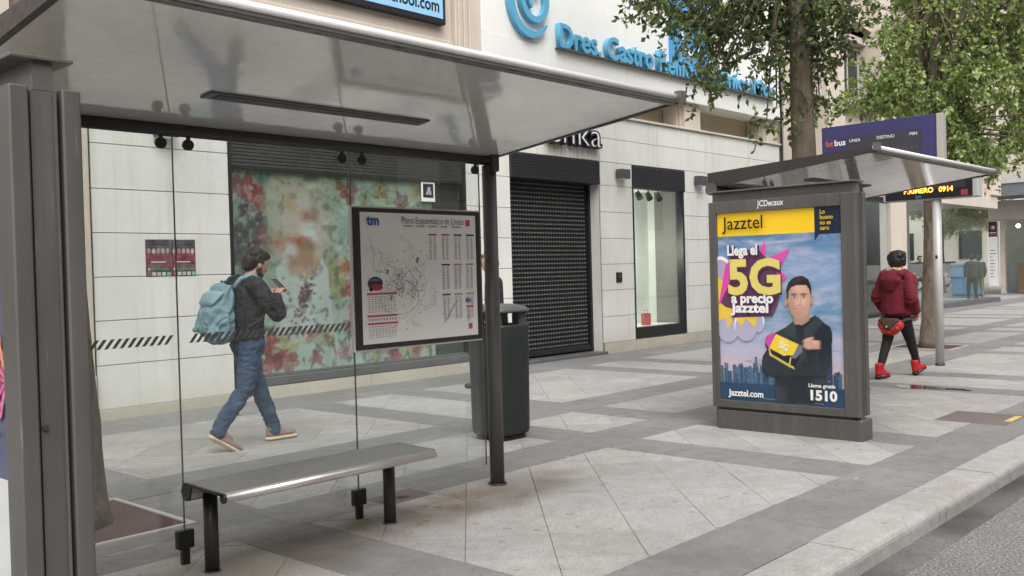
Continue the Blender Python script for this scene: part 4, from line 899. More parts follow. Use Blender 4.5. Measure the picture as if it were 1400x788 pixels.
p.line([(.30+.16*math.cos(a)*1.0, .28+.11*math.sin(a)) for a in [k*.2 for k in range(33)]], .003, (.33, .31, .30))
p.line([(.07, .66), (.10, .55), (.09, .46), (.20, .43), (.25, .37)], .003, (.33, .32, .32)); p.line([(.05, .60), (.14, .58), (.17, .48)], .002, (.36, .35, .34))
for (u, v, r) in ((.455, .51, .022), (.205, .44, .018), (.23, .28, .02)): p.ell(u, v, r*.55, r, (.14, .32, .08), 10, -.4)
for k in range(40): q = rm.gauss(.34, .13), rm.gauss(.36, .13); p.rect(q[0], q[1], q[0]+.008, q[1]+.006, (.08, .08, .09), False)
p.line([(.68, .10), (.80, .24)], .012, (.36, .37, .40)); p.line([(.62, .16), (.85, .13)], .002, (.4, .38, .37))
p.ell(.105, .37, .060, .042, (.035, .035, .04), 18); p.ell(.115, .345, .05, .02, (.30, .04, .04), 14); p.rect(.06, .385, .14, .40, (.12, .13, .15)); p.ell(.07, .335, .014, .014, (.01, .01, .01), 10)
for i, (u, v) in enumerate([(.555+k*.113, .672) for k in range(4)]+[(.665+k*.11, .476) for k in range(3)]+[(.665+k*.11, .28) for k in range(3)]):
    p.rect(u, v-.004, u+.075, v+.007, [(.42, .06, .07), (.42, .10, .10), (.05, .05, .07), (.05, .05, .06), (.06, .07, .10), (.45, .22, .08), (.22, .34, .12), (.22, .06, .08), (.25, .32, .28), (.48, .36, .08)][i])
    for q in range(14):
        w = rm.uniform(.018, .026); p.rect(u+.006, v-.018-q*.0108, u+.006+w, v-.0135-q*.0108, (.30, .27, .26), False); p.rect(u+.043, v-.018-q*.0108, u+.043+rm.uniform(.016, .028), v-.0135-q*.0108, (.32, .29, .27), False)
for (v, n) in ((.30, 8), (.165, 0), (.118, 6)):
    p.rect(.035, v, .275, v+.011, (.42, .06, .07))
    for q in range(n): 
        for w in range(9): p.rect(.045+w*.025, v-.016-q*.013, .045+w*.025+rm.uniform(.01, .02), v-.011-q*.013, (.36, .34, .33), False)
for w in range(10): p.rect(.045+w*.023, .142, .058+w*.023, .155, (.33, .30, .29), False)
p.rect(.895, .735, .935, .775, (.48, .07, .06)); p.rect(.88, .19, .95, .201, (.48, .07, .06)); p.rect(.90, .045, .935, .082, (.42, .07, .08))
for w in range(5): p.rect(.345+w*.105, .722, .345+w*.105+rm.uniform(.06, .09), .731, (.30, .28, .28), False)
for q in range(6): p.rect(.885, .17-q*.014, .885+rm.uniform(.03, .06), .175-q*.014, (.36, .34, .33), False)
p.c = [tuple(min(.85, x*1.25) for x in q) for q in p.c]; p.build('map_sheet', 'print', mf)
def nm(name, col, rough=.5):
    s = NT(name); s.bsdf(col, rough, 0, .3)
nm('ink_grey', (.055, .05, .055)); nm('ink_blue', (.04, .12, .34)); nm('ink_white', (.80, .80, .80)); nm('ink_black', (.012, .012, .014)); nm('ink_yellow', (.74, .62, .16)); nm('ink_plum', (.085, .03, .075)); nm('ink_orange', (.62, .10, .05)); nm('ink_gold', (.62, .42, .02))
text('Plano Esquemático de Líneas', FM, .325, .742, .062, 'ink_grey', mf, d=.0065, fit=.545, off=-.0004); text('tm', FM, .05, .728, .088, 'ink_blue', mf, d=.0065, off=.003); text('tm', FM, .875, .225, .045, 'ink_blue', mf, d=.0065, off=.0015)
# ---- far shelter
s2 = thing('bus_shelter', (9.4, 3.9, 0), 'far grey bus shelter with a lit phone advert at its near end', 'bus shelter', 'bus shelters along the kerb')
DZ = -.06
roof_parts(s2, 7.80, 11.05, DZ); light_strip(s2, 8.6, 9.96, DZ); X0 = 7.66
caisson(s2, X0, .225, DZ+.005, 2.05)
pc = MB().tube([(10.9, 4.50, -.005), (10.9, 4.50, 2.15)], .060, 24).build('post', 'shelter_dark', s2); MB().tube([(10.9, 4.50, -.003), (10.9, 4.50, .012)], .07, 20).build('post_foot', 'shelter_dark', pc)
glass_wall(s2, [7.92, 8.9, 9.86, 10.83], DZ, ((8.0, 8.85), (8.95, 9.8)), None)
# advert: flat print on the cabinet face (x = 7.66), u from the building side towards the road
FJ = Frame((X0+.032, 4.495, .262), '-x'); JW, JH = 1.165, 1.688
def adsky():
    s = NT('advert_sky'); v = s.coord('Object'); sep = s.n('ShaderNodeSeparateXYZ'); s.l(v, sep.inputs[0])
    mp = s.n('ShaderNodeMapping'); mp.inputs['Scale'].default_value = (1, 1.0, 3.6); s.l(v, mp.inputs[0]); n = s.noise(mp.outputs[0], 2.1, 5, .6, .5)
    base = s.ramp(s.maprange(sep.outputs[2], .25, 1.45), [(0, (.55, .38, .40)), (.18, (.36, .37, .48)), (.45, (.12, .24, .37)), (.75, (.20, .30, .48)), (1, (.08, .18, .32))])
    c = s.mix(s.maprange(n, .45, .66), base, (.40, .40, .50)); c = s.mix(s.maprange(n, .42, .28), c, (.05, .15, .27))
    s.bsdf(c, .3, 0, .5, .4, emit=c, estr=.12)
adsky()
sk = MB().add([(0, 0, 0), (0, -JW, 0), (0, -JW, JH), (0, 0, JH)], [(0, 1, 2, 3)]).build('poster', 'advert_sky', s2, local=True); sk.location = Vector((X0+.0315, 4.495, .262))-org(s2)
p = Print(FJ, .0008, .0001)
YEL, PLUM, PINK, NAVY = (.78, .50, .015), (.10, .035, .085), (.60, .06, .33), (.012, .02, .045)
p.rect(0, 1.475, .955, JH, YEL); p.poly([(.925, JH), (JW, JH), (JW, 1.455), (.965, 1.455), (.925, 1.40)], NAVY)
rj = random.Random(5)
for k in range(110):                            # skyline
    u = rj.uniform(0, 1.12); h = rj.uniform(.02, .12)*(1.0 if u < .75 else .7); p.rect(u, .0, u+rj.uniform(.015, .045), .22+h, rj.choice([(.03, .075, .13), (.05, .11, .18), (.04, .09, .15), (.06, .13, .20), (.025, .055, .10)]))
p.rect(.35, .0, .37, .40, (.05, .11, .18)); p.rect(.965, .1, 1.06, .48, (.03, .045, .09)); p.rect(0, 0, JW, .16, (.02, .05, .10))
for k in range(120): u, v = rj.uniform(0, 1.12), rj.uniform(.17, .32); p.rect(u, v, u+.008, v+.006, rj.choice([(.20, .32, .40), (.35, .30, .28), (.10, .2, .3)]), False)
p.d += .0004
def star(cu_, cv_, pts, col): p.poly([(cu_+r*math.cos(R(a)), cv_+r*math.sin(R(a))) for a, r in pts], col)
# comic burst: white clouds, yellow burst, pink spikes, plum block
[p.poly([(max(0, .02+a*math.cos(t)), 1.10+b*math.sin(t)) for t in [k*.2618 for k in range(24)]], c) for a, b, c in ((.15, .20, (.72, .70, .76)), (.12, .17, (.36, .30, .42)))]
for (u, v, a, b) in ((.09, .665, .115, .125), (.27, .68, .115, .125), (.40, .715, .05, .08)):
    p.poly([(max(0, u+a*math.cos(t)), v+b*math.sin(t)) for t in [k*.1963 for k in range(32)]], (.80, .80, .82)); p.poly([(max(0, u+(a-.008)*math.cos(t)), v-.022+(b-.004)*math.sin(t)) for t in [k*.1963 for k in range(32)]], (.36, .35, .47))
p.d += .0003
for k in range(16):
    for q in range(8):
        u, v = .012+k*.024+(q % 2)*.012, .765-q*.022
        if v < .665+.10*max(0, 1-((u-.09)/.10)**2)**.5 or v < .68+.09*max(0, 1-((u-.27)/.10)**2)**.5: p.ell(u, v, .0072-q*.0007, .0072-q*.0007, (.40, .18, .36), 6, 0, False)
p.poly([(0, .72), (0, 1.12), (.10, 1.02), (.30, 1.15), (.34, .95), (.46, .80), (.38, .76), (.36, .66), (.27, .74), (.22, .66), (.17, .76), (.08, .64), (.08, .74)], (.68, .46, .05))
p.poly([(.0, .86), (.08, 1.22), (.22, 1.34), (.38, 1.28), (.475, 1.42), (.475, 1.26), (.71, 1.35), (.60, 1.17), (.68, 1.09), (.60, 1.06), (.5, .92), (.2, 1.0)], PINK)
p.poly([(.02, .88), (.12, 1.06), (.13, 1.36), (.42, 1.34), (.56, 1.18), (.62, 1.02), (.58, .86), (.53, .76), (.16, .745), (.15, .82), (.07, .84)], PLUM)
p.line([(.42, .035), (.98, .025)], .004, (.20, .24, .28))
p.build('advert_print', 'print_lit', s2)
def zuv(zx, zy):
    px, py = 975+zx/4.26, 380+zy/4.26; return (px-984.5)/147, (547.2+(px-984.4)*.067-py)/149.5
def ad_man():
    P = Paint(.36, 0, 1.16, 1.16, .0058, None, 9); n1, n2 = P.noise(9, 4, 3), P.noise(4, 3, 4, 2.)
    Z = lambda *q: [zuv(a, b) for a, b in q]
    body = Z((372, 735), (375, 640), (378, 582), (345, 580), (315, 570), (300, 548), (300, 505), (308, 470), (345, 420), (380, 345), (440, 318), (470, 300), (492, 284), (560, 290), (615, 258), (640, 275), (665, 302), (700, 326), (712, 362), (706, 440), (700, 520), (672, 590), (655, 640), (655, 735))
    k = P.poly(body, (.014, .021, .028)); P.lay(k*np.clip((n2-.5)*3, 0, .7), (.034, .046, .054)); P.lay(k*np.clip((n1-.62)*4, 0, .4), (.05, .062, .07))
    P.poly(Z((440, 320), (492, 284), (510, 330), (500, 380), (455, 350)), (.030, .042, .046)); P.poly(Z((615, 258), (660, 300), (610, 350), (560, 390), (548, 330), (590, 300)), (.030, .042, .046)); P.poly(Z((500, 300), (590, 285), (560, 320), (540, 385), (520, 340)), (.010, .015, .02))
    # neck and head, shaded as a rounded form lit from the right
    sk = np.array((.56, .33, .25))
    P.poly(Z((488, 225), (585, 220), (585, 285), (545, 308), (500, 300)), sk*.62)
    hc = zuv(528, 165); rx, rz = .105, .170; D = P.d(hc[0], hc[1], rx, rz); X, Y = (P.U-hc[0])/rx, (P.V-hc[1])/rz
    m = np.clip((1.04-np.sqrt(np.abs(X)**2.3+np.abs(Y*np.where(Y < 0, 1., .92))**2.1))/.06, 0, 1); zf = np.sqrt(np.clip(1-X**2*.85-Y**2*.6, 0, 1)); sh = .52+.42*zf+.16*X*.8+.05*Y
    col = sk[None, None]*sh[..., None]; P.C = P.C*(1-m[..., None])+col*m[..., None]; P.A = np.maximum(P.A, m)
    g = lambda x, y, a, b: np.exp(-((X-x)/a)**2-((Y-y)/b)**2)*m
    for (x, y, a, b, c, w) in ((-.42, .13, .24, .09, (.22, .11, .08), .75), (.40, .15, .24, .09, (.24, .12, .09), .75), (0, -.12, .10, .20, (.66, .42, .33), .55), (.14, -.12, .05, .2, (.36, .19, .14), .4), (.02, -.30, .22, .05, (.30, .14, .11), .7), (.0, -.47, .42, .10, (.46, .25, .20), .35), (-.5, -.45, .22, .45, (.34, .19, .145), .6), (.55, -.5, .2, .35, (.42, .25, .19), .5), (0, -.80, .5, .20, (.34, .20, .16), .55), (.02, -.66, .22, .06, (.32, .17, .13), .35), (-.25, -.2, .14, .14, (.64, .41, .33), .5), (.42, -.15, .16, .16, (.68, .45, .36), .55), (0, .55, .5, .18, (.64, .42, .33), .5), (-.34, -.38, .05, .14, (.38, .2, .15), .5), (.40, -.38, .05, .14, (.40, .22, .16), .5)): P.lay(g(x, y, a, b)*w, c)
    for s in (-.42, .40):
        P.lay(g(s, .245, .27, .035)*1.3, (.035, .022, .018)); P.lay(g(s, .115, .17, .040)*1.2, (.60, .52, .48)); P.lay(g(s+.02, .115, .065, .05)*1.6, (.02, .016, .015)); P.lay(g(s, .155, .20, .02), (.10, .05, .04)); P.lay(g(s, .06, .2, .025)*.6, (.34, .18, .14))
    P.lay(g(.0, -.505, .30, .028)*1.3, (.30, .09, .08)); P.lay(g(.0, -.53, .24, .018)*.9, (.70, .62, .60)); P.lay(g(.0, -.57, .26, .035)*.8, (.50, .22, .20)); P.lay(g(-.33, -.49, .05, .03), (.30, .13, .1)); P.lay(g(.34, -.48, .05, .03), (.30, .13, .1))
    hair = Z((458, 160), (455, 105), (470, 68), (505, 42), (550, 38), (585, 62), (600, 105), (598, 160), (588, 118), (570, 92), (520, 88), (485, 98), (470, 120), (466, 165)); P.poly(hair, (.016, .014, .015)); P.lay(P.poly(hair, (.016, .014, .015), 0)*np.clip((n1-.5)*2, 0, .5), (.05, .045, .045))
    for a in (452, 603): P.ell(*zuv(a, 178), .016, .042, sk*.72, 1, .3)
    # forearm fold and hand
    P.poly(Z((300, 520), (335, 470), (450, 520), (560, 535), (690, 470), (700, 520), (640, 590), (480, 600), (330, 585)), (.020, .029, .037), .8); P.lay(.7*np.exp(-((P.V-zuv(0, 560)[1]-(P.U-.6)*.05)/.012)**2)*k, (.006, .009, .012))
    hp = zuv(588, 415); P.ell(hp[0], hp[1], .065, .040, sk*.9, 1, .2, .15)
    for q in range(4): P.ell(hp[0]+.045, hp[1]+.026-.018*q, .042, .010, sk*(1.05-.07*q), 1, .3, .05); P.ell(hp[0]+.045, hp[1]+.017-.018*q, .038, .0025, sk*.45, .8, .6, .05)
    P.ell(hp[0]-.02, hp[1]+.042, .05, .013, sk*1.0, 1, .3, .35)
    # the yellow speaker
    P.poly(Z((322, 400), (330, 362), (370, 340), (545, 420), (540, 455), (495, 548), (460, 532), (345, 462)), (.010, .010, .014)); P.poly(Z((325, 395), (335, 362), (370, 342), (392, 350), (362, 400), (350, 430)), (.50, .06, .30)); q = P.poly(Z((392, 350), (520, 412), (488, 470), (430, 470), (350, 425), (362, 400)), (.70, .50, .03)); P.lay(q*np.clip((n2-.5)*2, 0, .4), (.80, .66, .18))
    P.poly(Z((520, 412), (545, 422), (540, 455), (500, 490), (470, 480), (488, 470)), (.13, .14, .19)); P.poly(Z((345, 430), (352, 428), (360, 458), (462, 518), (490, 532), (495, 548), (458, 530), (350, 466)), (.50, .42, .10)); P.poly(Z((462, 518), (470, 480), (478, 482), (470, 522)), (.50, .42, .10))
    P.build('advert_figure', FJ, .016, 'print_lit', s2)
ad_man()
T = lambda b, u, v, sz, mt, **k: text(b, FJ, u, v, sz, mt, s2, **{**dict(d=.0275), **k})
T('Jazztel', .072, 1.535, .165, 'ink_black', off=.0012, fit=.40)
for k, (b, w) in enumerate((('Lo', .045), ('bueno', .115), ('no es', .095), ('caro', .08))): T(b, .985, 1.625-k*.045, .05, 'ink_gold', off=.0012, fit=w)
for (b, u, v, sz, mt, of, w) in (('Llega el', .105, 1.305, .125, 'ink_white', .0045, .295), ('5G', .105, .965, .42, 'ink_yellow', .016, .51), ('a precio', .14, .880, .118, 'ink_white', .005, .41), ('Jazztel', .145, .795, .118, 'ink_white', .005, .37)):
    T(b, u+.012, v-.014, sz, 'ink_plum', off=of*1.8, d=.0270, name='letter_shadow', fit=w+.01); T(b, u, v, sz, mt, off=of, d=.0280, fit=w)
T('5G', *zuv(405, 420), .075, 'ink_white', off=.002, rot=R(-24)); T('Jazztel.com', .095, .045, .080, 'ink_white', off=.0025, fit=.345); T('Llama gratis', .852, .165, .042, 'ink_white', off=.0012, fit=.235); T('1510', .850, .058, .115, 'ink_white', off=.005, fit=.235)
text('JCDecaux', Frame((X0, 4.495, 0), '-x'), .42, 1.985, .075, 'ink_white', s2, d=.003, off=.0012, fit=.25)
# ---- benches
def bench(name, x0, x1, label):
    t = thing(name, ((x0+x1)/2, 4.24, 0), label, 'bench', 'steel benches in the bus shelters')
    z = .430; prof = [(4.080, .4535), (4.22, .4555), (4.36, .4600)]+[(4.420+.045*math.cos(a), .416+.046*math.sin(a)) for a in [R(105-k*15) for k in range(17)]]+[(4.385, .408), (4.37, .445), (4.08, .440)]
    MB().prism(prof, 'x', x0, x1).build('seat', 'steel_seat', t)
    MB().prism([(a, b) for a, b in prof], 'x', x0-.012, x0-.001).build('end_cap', 'black_fitting', t); MB().prism([(a, b) for a, b in prof], 'x', x1+.001, x1+.012).build('end_cap', 'black_fitting', t)
    MB().tube([(x0, 4.078, z), (x1, 4.078, z)], .024, 20).build('front_tube', 'steel_tube', t); MB().tube([(x0-.012, 4.078, z), (x0-.001, 4.078, z)], .0245, 20).build('tube_cap', 'black_fitting', t)
    for lx in (x0+.10, x1-.085): 
        l = MB().tube([(lx, 4.385, -.004), (lx, 4.385, z-.03)], .036, 20).build('leg', 'shelter_dark', t); MB().tube([(lx, 4.385, -.003), (lx, 4.385, .008)], .044, 18).build('leg_foot', 'shelter_dark', l)
        MB().box(lx-.02, lx+.02, 4.10, 4.37, z-.03, z+.008).build('bearer', 'black_fitting', l)
bench('bench', 2.395, 3.745, 'brushed steel bench with rounded front tube inside the near shelter'); bench('bench', 8.55, 9.93, 'steel bench mostly hidden behind the advert of the far shelter')
# ---- litter bin
bn_ = thing('litter_bin', (6.185, 5.845, 0), 'dark grey green litter bin with hooded lid behind the shelter post', 'litter bin')
bc = (6.185, 5.845, 0); Q = 5
MB().lathe([(.0, .035), (.20, .035), (.235, .05), (.245, .09), (.258, .95), (.262, .985), (.262, 1.005), (.250, 1.012), (.235, 1.0), (.228, .60), (0, .60)], bc, 48, sq=Q, k=.85).build('bin_body', 'bin_green', bn_)
MB().lathe([(0, 0), (.21, 0), (.21, .034), (0, .034)], bc, 32, sq=Q, k=.85).build('base', 'black_fitting', bn_)
ld = MB().lathe([(.248, 1.115), (.262, 1.118), (.264, 1.135), (.235, 1.165), (.15, 1.188), (0, 1.195)], bc, 48, sq=Q, k=.85).build('lid', 'bin_lid', bn_); MB().lathe([(0, 1.11), (.247, 1.112)], bc, 48, sq=Q, k=.85).build('lid_underside', 'bin_green', ld)
for a in (35, 145, 215, 325):
    q = R(a); MB().box(bc[0]+(.19)*math.cos(q)-.05, bc[0]+(.19)*math.cos(q)+.05, bc[1]+(.19)*math.sin(q)-.05, bc[1]+(.19)*math.sin(q)+.05, .98, 1.118, bev=.012).build('lid_support', 'bin_lid', bn_)
MB().lathe([(.215, .62), (.22, .97), (.205, .97), (.20, .62)], bc, 32, sq=Q, k=.85).build('liner', 'black_fitting', bn_)
# ---- bus information totem
tt = thing('bus_totem', (11.62, 4.9, 0), 'tall dark blue bus timetable board rising behind the far shelter roof', 'sign')
MB().box(11.62, 11.70, 3.88, 5.27, 2.60, 3.185, bev=.006).build('board', 'latbus_blue', tt); MB().box(11.625, 11.74, 3.80, 3.878, 2.58, 3.19, bev=.006).build('side_frame', 'totem_side', tt)
MB().box(11.64, 11.78, 5.02, 5.20, -.005, 2.599, bev=.01).build('column', 'totem_side', tt)
FT = Frame((11.62, 5.27, 2.20), '-x'); MB().box(11.612, 11.6195, 4.05, 4.93, 2.62, 3.03).build('screen', 'latbus_screen', tt)
p = Print(FT, .009)
for q in range(2):
    for w in range(15): p.rect(.38+w*.055, .60-q*.10, .38+w*.055+.04, .645-q*.10, (.05, .05, .065), False)
p.build('screen_rows', 'print', tt)
text('lat', FT, .05, .74, .105, 'ink_orange', tt, d=.003, off=.001); text('bus', FT, .165, .74, .105, 'ink_white', tt, d=.003, off=.002)
for b, u in (('LINEA', .36), ('DESTINO', .70), ('MIN', 1.09)): text(b, FT, u, .765, .052, 'ink_white', tt, d=.011)
# ---- LED display on its pole
lp = thing('led_display', (13.94, 4.66, 0), 'pale pole carrying a black LED bus display with orange digits', 'sign')
po = MB().tube([(13.94, 4.66, -.004), (13.94, 4.66, 2.345)], .058, 20).build('pole', 'pole_grey', lp); MB().tube([(13.94, 4.66, -.003), (13.94, 4.66, .03)], .064, 20).build('pole_foot', 'shelter_dark', po)
hs_ = MB().box(13.86, 14.04, 4.09, 5.38, 2.33, 2.72, bev=.012).build('housing', 'pole_grey', lp); MB().box(13.852, 13.8595, 4.16, 5.34, 2.345, 2.70).build('display_glass', 'black_frame', hs_)
FL = Frame((13.852, 5.34, 2.345), '-x'); MB().box(13.849, 13.8515, 4.25, 5.25, 2.47, 2.68).build('screen', 'latbus_screen', hs_)
text('P.RIMERO', FL, .26, .085, .10, 'led_orange', hs_, d=.005, off=.002, sx=.95); text('0914', FL, .74, .085, .10, 'led_orange', hs_, d=.005, off=.002, sx=.95); text('tm', FL, .42, .012, .075, 'led_blue', hs_, d=.003, off=.002)
MB().box(13.849, 13.8515, 4.22, 4.31, 2.36, 2.44).build('badge', 'led_red', hs_)
MB().add([(13.88, 4.645, 1.50), (13.88, 4.675, 1.50), (13.88, 4.675, 1.55), (13.88, 4.645, 1.55)], [(0, 1, 2, 3)]).build('sticker', 'ink_black', lp)
# ================================================================== PEOPLE
V3 = Vector
def ico(c, r, rot=None, sub=2):
    bm = bmesh.new(); bmesh.ops.create_icosphere(bm, subdivisions=sub, radius=1); out = []
    for v in bm.verts:
        q = Vector((v.co.x*r[0], v.co.y*r[1], v.co.z*r[2]))
        if rot is not None: q = rot @ q
        out.append(q+Vector(c))
    bm.free(); return out
from mathutils import noise as MN
def blob(name, prims, mat, parent, voxel=.009, smooth=3, sub=2, fold=0., ff=(11, 11, 16)):
    """one continuous surface: every prim is the hull of a few ellipsoids, all fused by a voxel remesh"""
    me = bpy.data.meshes.new(name); full = bmesh.new()
    for pr in prims:
        b = bmesh.new()
        for e in pr:
            c, r = e[0], e[1]; r = (r, r, r) if isinstance(r, (int, float)) else r
            for q in ico(c, r, e[2] if len(e) > 2 else None, sub): b.verts.new(q)
        g = bmesh.ops.convex_hull(b, input=b.verts); bmesh.ops.delete(b, geom=list({x for x in g['geom_interior']+g['geom_unused'] if isinstance(x, bmesh.types.BMVert)}), context='VERTS')
        bmesh.ops.recalc_face_normals(b, faces=b.faces); t = bpy.data.meshes.new('t'); b.to_mesh(t); b.free(); full.from_mesh(t); bpy.data.meshes.remove(t)
    full.to_mesh(me); full.free(); ob = bpy.data.objects.new(name, me); COL.objects.link(ob)
    m = ob.modifiers.new('r', 'REMESH'); m.mode = 'VOXEL'; m.voxel_size = voxel; m.use_smooth_shade = True
    m = ob.modifiers.new('s', 'SMOOTH'); m.factor = .5; m.iterations = smooth
    dg = bpy.context.evaluated_depsgraph_get(); nm_ = bpy.data.meshes.new_from_object(ob.evaluated_get(dg)); bpy.data.objects.remove(ob); bpy.data.meshes.remove(me)
    if fold:
        nv = len(nm_.vertices); co = np.zeros(nv*3, np.float32); no = np.zeros(nv*3, np.float32); nm_.vertices.foreach_get('co', co); nm_.vertices.foreach_get('normal', no); co = co.reshape(-1, 3); no = no.reshape(-1, 3); a = np.zeros(nv, np.float32)
        for i, c in enumerate(co.tolist()):
            q = V3((c[0]*ff[0], c[1]*ff[1], c[2]*ff[2])); a[i] = 1.-2.2*abs(MN.noise(q+V3((0, 0, 3*MN.noise(q*.5)))))+.5*MN.noise(q*2.3)
        nm_.vertices.foreach_set('co', (co+no*(fold*a)[:, None]).ravel())
        nm_.update()
    nm_.name = name; nm_.materials.clear(); nm_.materials.append(M[mat]); o = bpy.data.objects.new(name, nm_); COL.objects.link(o); o.parent = parent; return o
def chain(pts): return [[pts[i], pts[i+1]] for i in range(len(pts)-1)]
def hand(wrist, fwd, side, up, curl=.5, thumb=1):
    """palm, four fingers of different length with knuckle bends, thumb from the side of the palm"""
    w, f, s, u = V3(wrist), V3(fwd).normalized(), V3(side).normalized(), V3(up).normalized(); P = []
    k = w+f*.085; P.append([(w, .022), (w+f*.04+s*.018, .019), (w+f*.04-s*.018, .019)]); P.append([(w+f*.03+s*.02, .017), (w+f*.03-s*.02, .017), (k+s*.03, .013), (k-s*.03, .013)])
    for i, (o, l) in enumerate(((-.032, .062), (-.011, .078), (.011, .084), (.032, .074))):
        a = k+s*o*1.05; b = a+(f*math.cos(curl*.8)-u*math.sin(curl*.8))*l*.55; c = b+(f*math.cos(curl*2.)-u*math.sin(curl*2.))*l*.45
        P += [[(a, .0098), (b, .009)], [(b, .009), (c, .0078)]]
    a = w+f*.03+s*.028*thumb; b = a+(f*.55+s*thumb*.6-u*.3).normalized()*.042; c = b+(f*.9+s*thumb*.1-u*.4).normalized()*.034
    return P+[[(a, .013), (b, .0115)], [(b, .0115), (c, .009)]]
def rotY(a, pv):
    m = Matrix.Rotation(a, 3, 'Y'); pv = V3(pv); return m, (lambda p: m @ (V3(p)-pv)+pv)
def head(pv, pitch, h=1.0, female=False):
    """head prims about the neck pivot pv; faces +x; eyes at half height, nose, lips, brow, ears"""
    m, f = rotY(pitch, pv); o = V3(pv)
    q = lambda x, y, z, *r: (f(o+V3((x, y, z))*h), tuple(a*h for a in r), m)
    P = [[q(.015, 0, .165, .098, .076, .092), q(.03, 0, .12, .085, .070, .08)], [q(.045, 0, .12, .06, .06, .05), q(.058, 0, .055, .045, .042, .032)], [q(-.03, 0, .15, .07, .07, .07)],
         [q(.118, 0, .142, .010, .010, .014), q(.128, 0, .112, .014, .013, .010)], [q(.098, 0, .077, .014, .024, .007)], [q(.096, 0, .063, .013, .021, .007)], [q(.105, .03, .165, .01, .02, .007)], [q(.105, -.03, .165, .01, .02, .007)]]
    for s in (-1, 1): P.append([q(.012, s*.076, .125, .022, .010, .033)]); 
    return P, f, m
def limb(a, ra, b, rb, c, rc): return [[(a, ra), (b, rb)], [(b, rb), (c, rc)]]
def person_man():
    t = thing('person', (4.63, 7.42, 0), 'person in black jacket and jeans walking past the floral window, looking at a phone', 'person', rz=R(-2))
    NP = (.045, 0, 1.485); P, hf, hm = head(NP, R(24))
    B_ = P+[[((.02, 0, 1.43), .06), (NP, .056)], [(NP, .056), (hf((.06, 0, 1.58)), .054)],
            [((0, 0, .94), (.095, .145, .085)), ((0, 0, 1.12), (.085, .125, .08)), ((.0, 0, 1.34), (.095, .15, .09))], [((0, -.16, 1.42), .045), ((0, .16, 1.42), .045)]]
    RE, LE = (.165, -.250, 1.165), (.18, .235, 1.165); RW, LW = (.250, -.085, 1.315), (.255, .085, 1.315)
    B_ += limb((.0, -.175, 1.415), .05, RE, .04, RW, .026)+limb((.0, .175, 1.415), .05, LE, .04, LW, .026)
    B_ += hand(RW, (.62, .28, .62), (.35, -.9, .1), (-.55, -.2, .75), .75, -1)+hand(LW, (.62, -.28, .62), (.35, .9, .1), (-.55, .2, .75), .75, -1)
    hipR, hipL = (0, -.085, .90), (.0, .085, .90); kR, aR = (-.10, -.09, .50), (-.355, -.09, .175); kL, aL = (.15, .085, .49), (.285, .085, .10)
    B_ += limb(hipR, .085, kR, .055, aR, .038)+limb(hipL, .085, kL, .055, aL, .038)
    B_ += [[(aR, .04), ((-.375, -.09, .125), .034), ((-.23, -.095, .045), .03)], [(aL, .04), ((.265, .085, .045), .036), ((.44, .085, .035), .028)]]
    blob('body', B_, 'skin', t, .0065, 2)
    # jacket: bomber with collar, cuffs and a gathered hem
    J = [[((-.005, 0, 1.00), (.135, .185, .05)), ((-.01, 0, 1.16), (.14, .18, .10)), ((-.005, 0, 1.34), (.135, .19, .10))], [((-.005, -.155, 1.42), .075), ((-.005, .155, 1.42), .075)], [((.015, 0, 1.44), (.085, .085, .05)), ((.03, 0, 1.49), (.078, .076, .018))],
         [((-.005, 0, .945), (.132, .182, .035)), ((-.005, 0, .985), (.137, .187, .03))]]
    J += limb((-.005, -.18, 1.405), .082, (.155, -.258, 1.165), .070, (.228, -.115, 1.290), .052)+limb((-.005, .18, 1.405), .082, (.17, .245, 1.165), .070, (.235, .115, 1.290), .052)
    for k in range(5): J.append([((.02+.022*k, -.19-.018*k, 1.36-.045*k), (.082, .078, .012), Matrix.Rotation(R(30+8*k), 3, 'Y'))])
    for k in range(3): J.append([((.165+.02*k, -.235+.04*k, 1.19+.034*k), (.045, .03, .058))])
    for k in range(4): J.append([((-.005, 0, 1.06+.06*k), (.142+.002*(k % 2), .19, .012), Matrix.Rotation(R(8-5*k), 3, 'Y'))])
    blob('jacket', J, 'jacket_black', t, .009, 2, fold=.011, ff=(9, 9, 15))
    Tr = [[((0, 0, .95), (.118, .165, .045)), ((0, 0, .88), (.122, .168, .06))]]
    Tr += [[(hipR, .108), (kR, .074)], [(kR, .074), ((-.325, -.09, .235), .060)], [((-.325, -.09, .235), .060), ((-.355, -.09, .175), .062)], [(hipL, .108), (kL, .074)], [(kL, .074), ((.275, .085, .17), .060)], [((.275, .085, .17), .060), ((.285, .085, .105), .063)]]
    for (x, z) in ((-.055, .60), (-.13, .46), (-.19, .40), (-.29, .29)): Tr.append([((x, -.09, z), (.079-.05*(.6-z) if z > .3 else .066, .079 if z > .3 else .066, .010), Matrix.Rotation(R(-32), 3, 'Y'))])
    for (x, z) in ((.08, .66), (.13, .545), (.17, .44), (.25, .24), (.275, .18)): Tr.append([((x, .085, z), (.080 if z > .4 else .066, .080 if z > .4 else .066, .010), Matrix.Rotation(R(14), 3, 'Y'))])
    blob('jeans', Tr, 'denim', t, .008, 2, fold=.010, ff=(9, 9, 14))
    m, f = rotY(R(33), (-.23, -.09, .03))          # rear shoe lifted at the heel
    g = lambda x, y, z, *r: (f((x-.04, y, z)), r, m)
    blob('shoe', [[g(-.385, -.09, .06, .045, .040, .04), g(-.14, -.095, .05, .05, .043, .028)], [g(-.37, -.09, .09, .055, .045, .045), g(-.27, -.09, .085, .05, .04, .03)]], 'shoe_tan', t, .008, 2)
    blob('shoe_sole', [[g(-.39, -.09, .022, .052, .046, .022), g(-.125, -.095, .02, .056, .048, .020)]], 'shoe_sole', t, .008, 1)
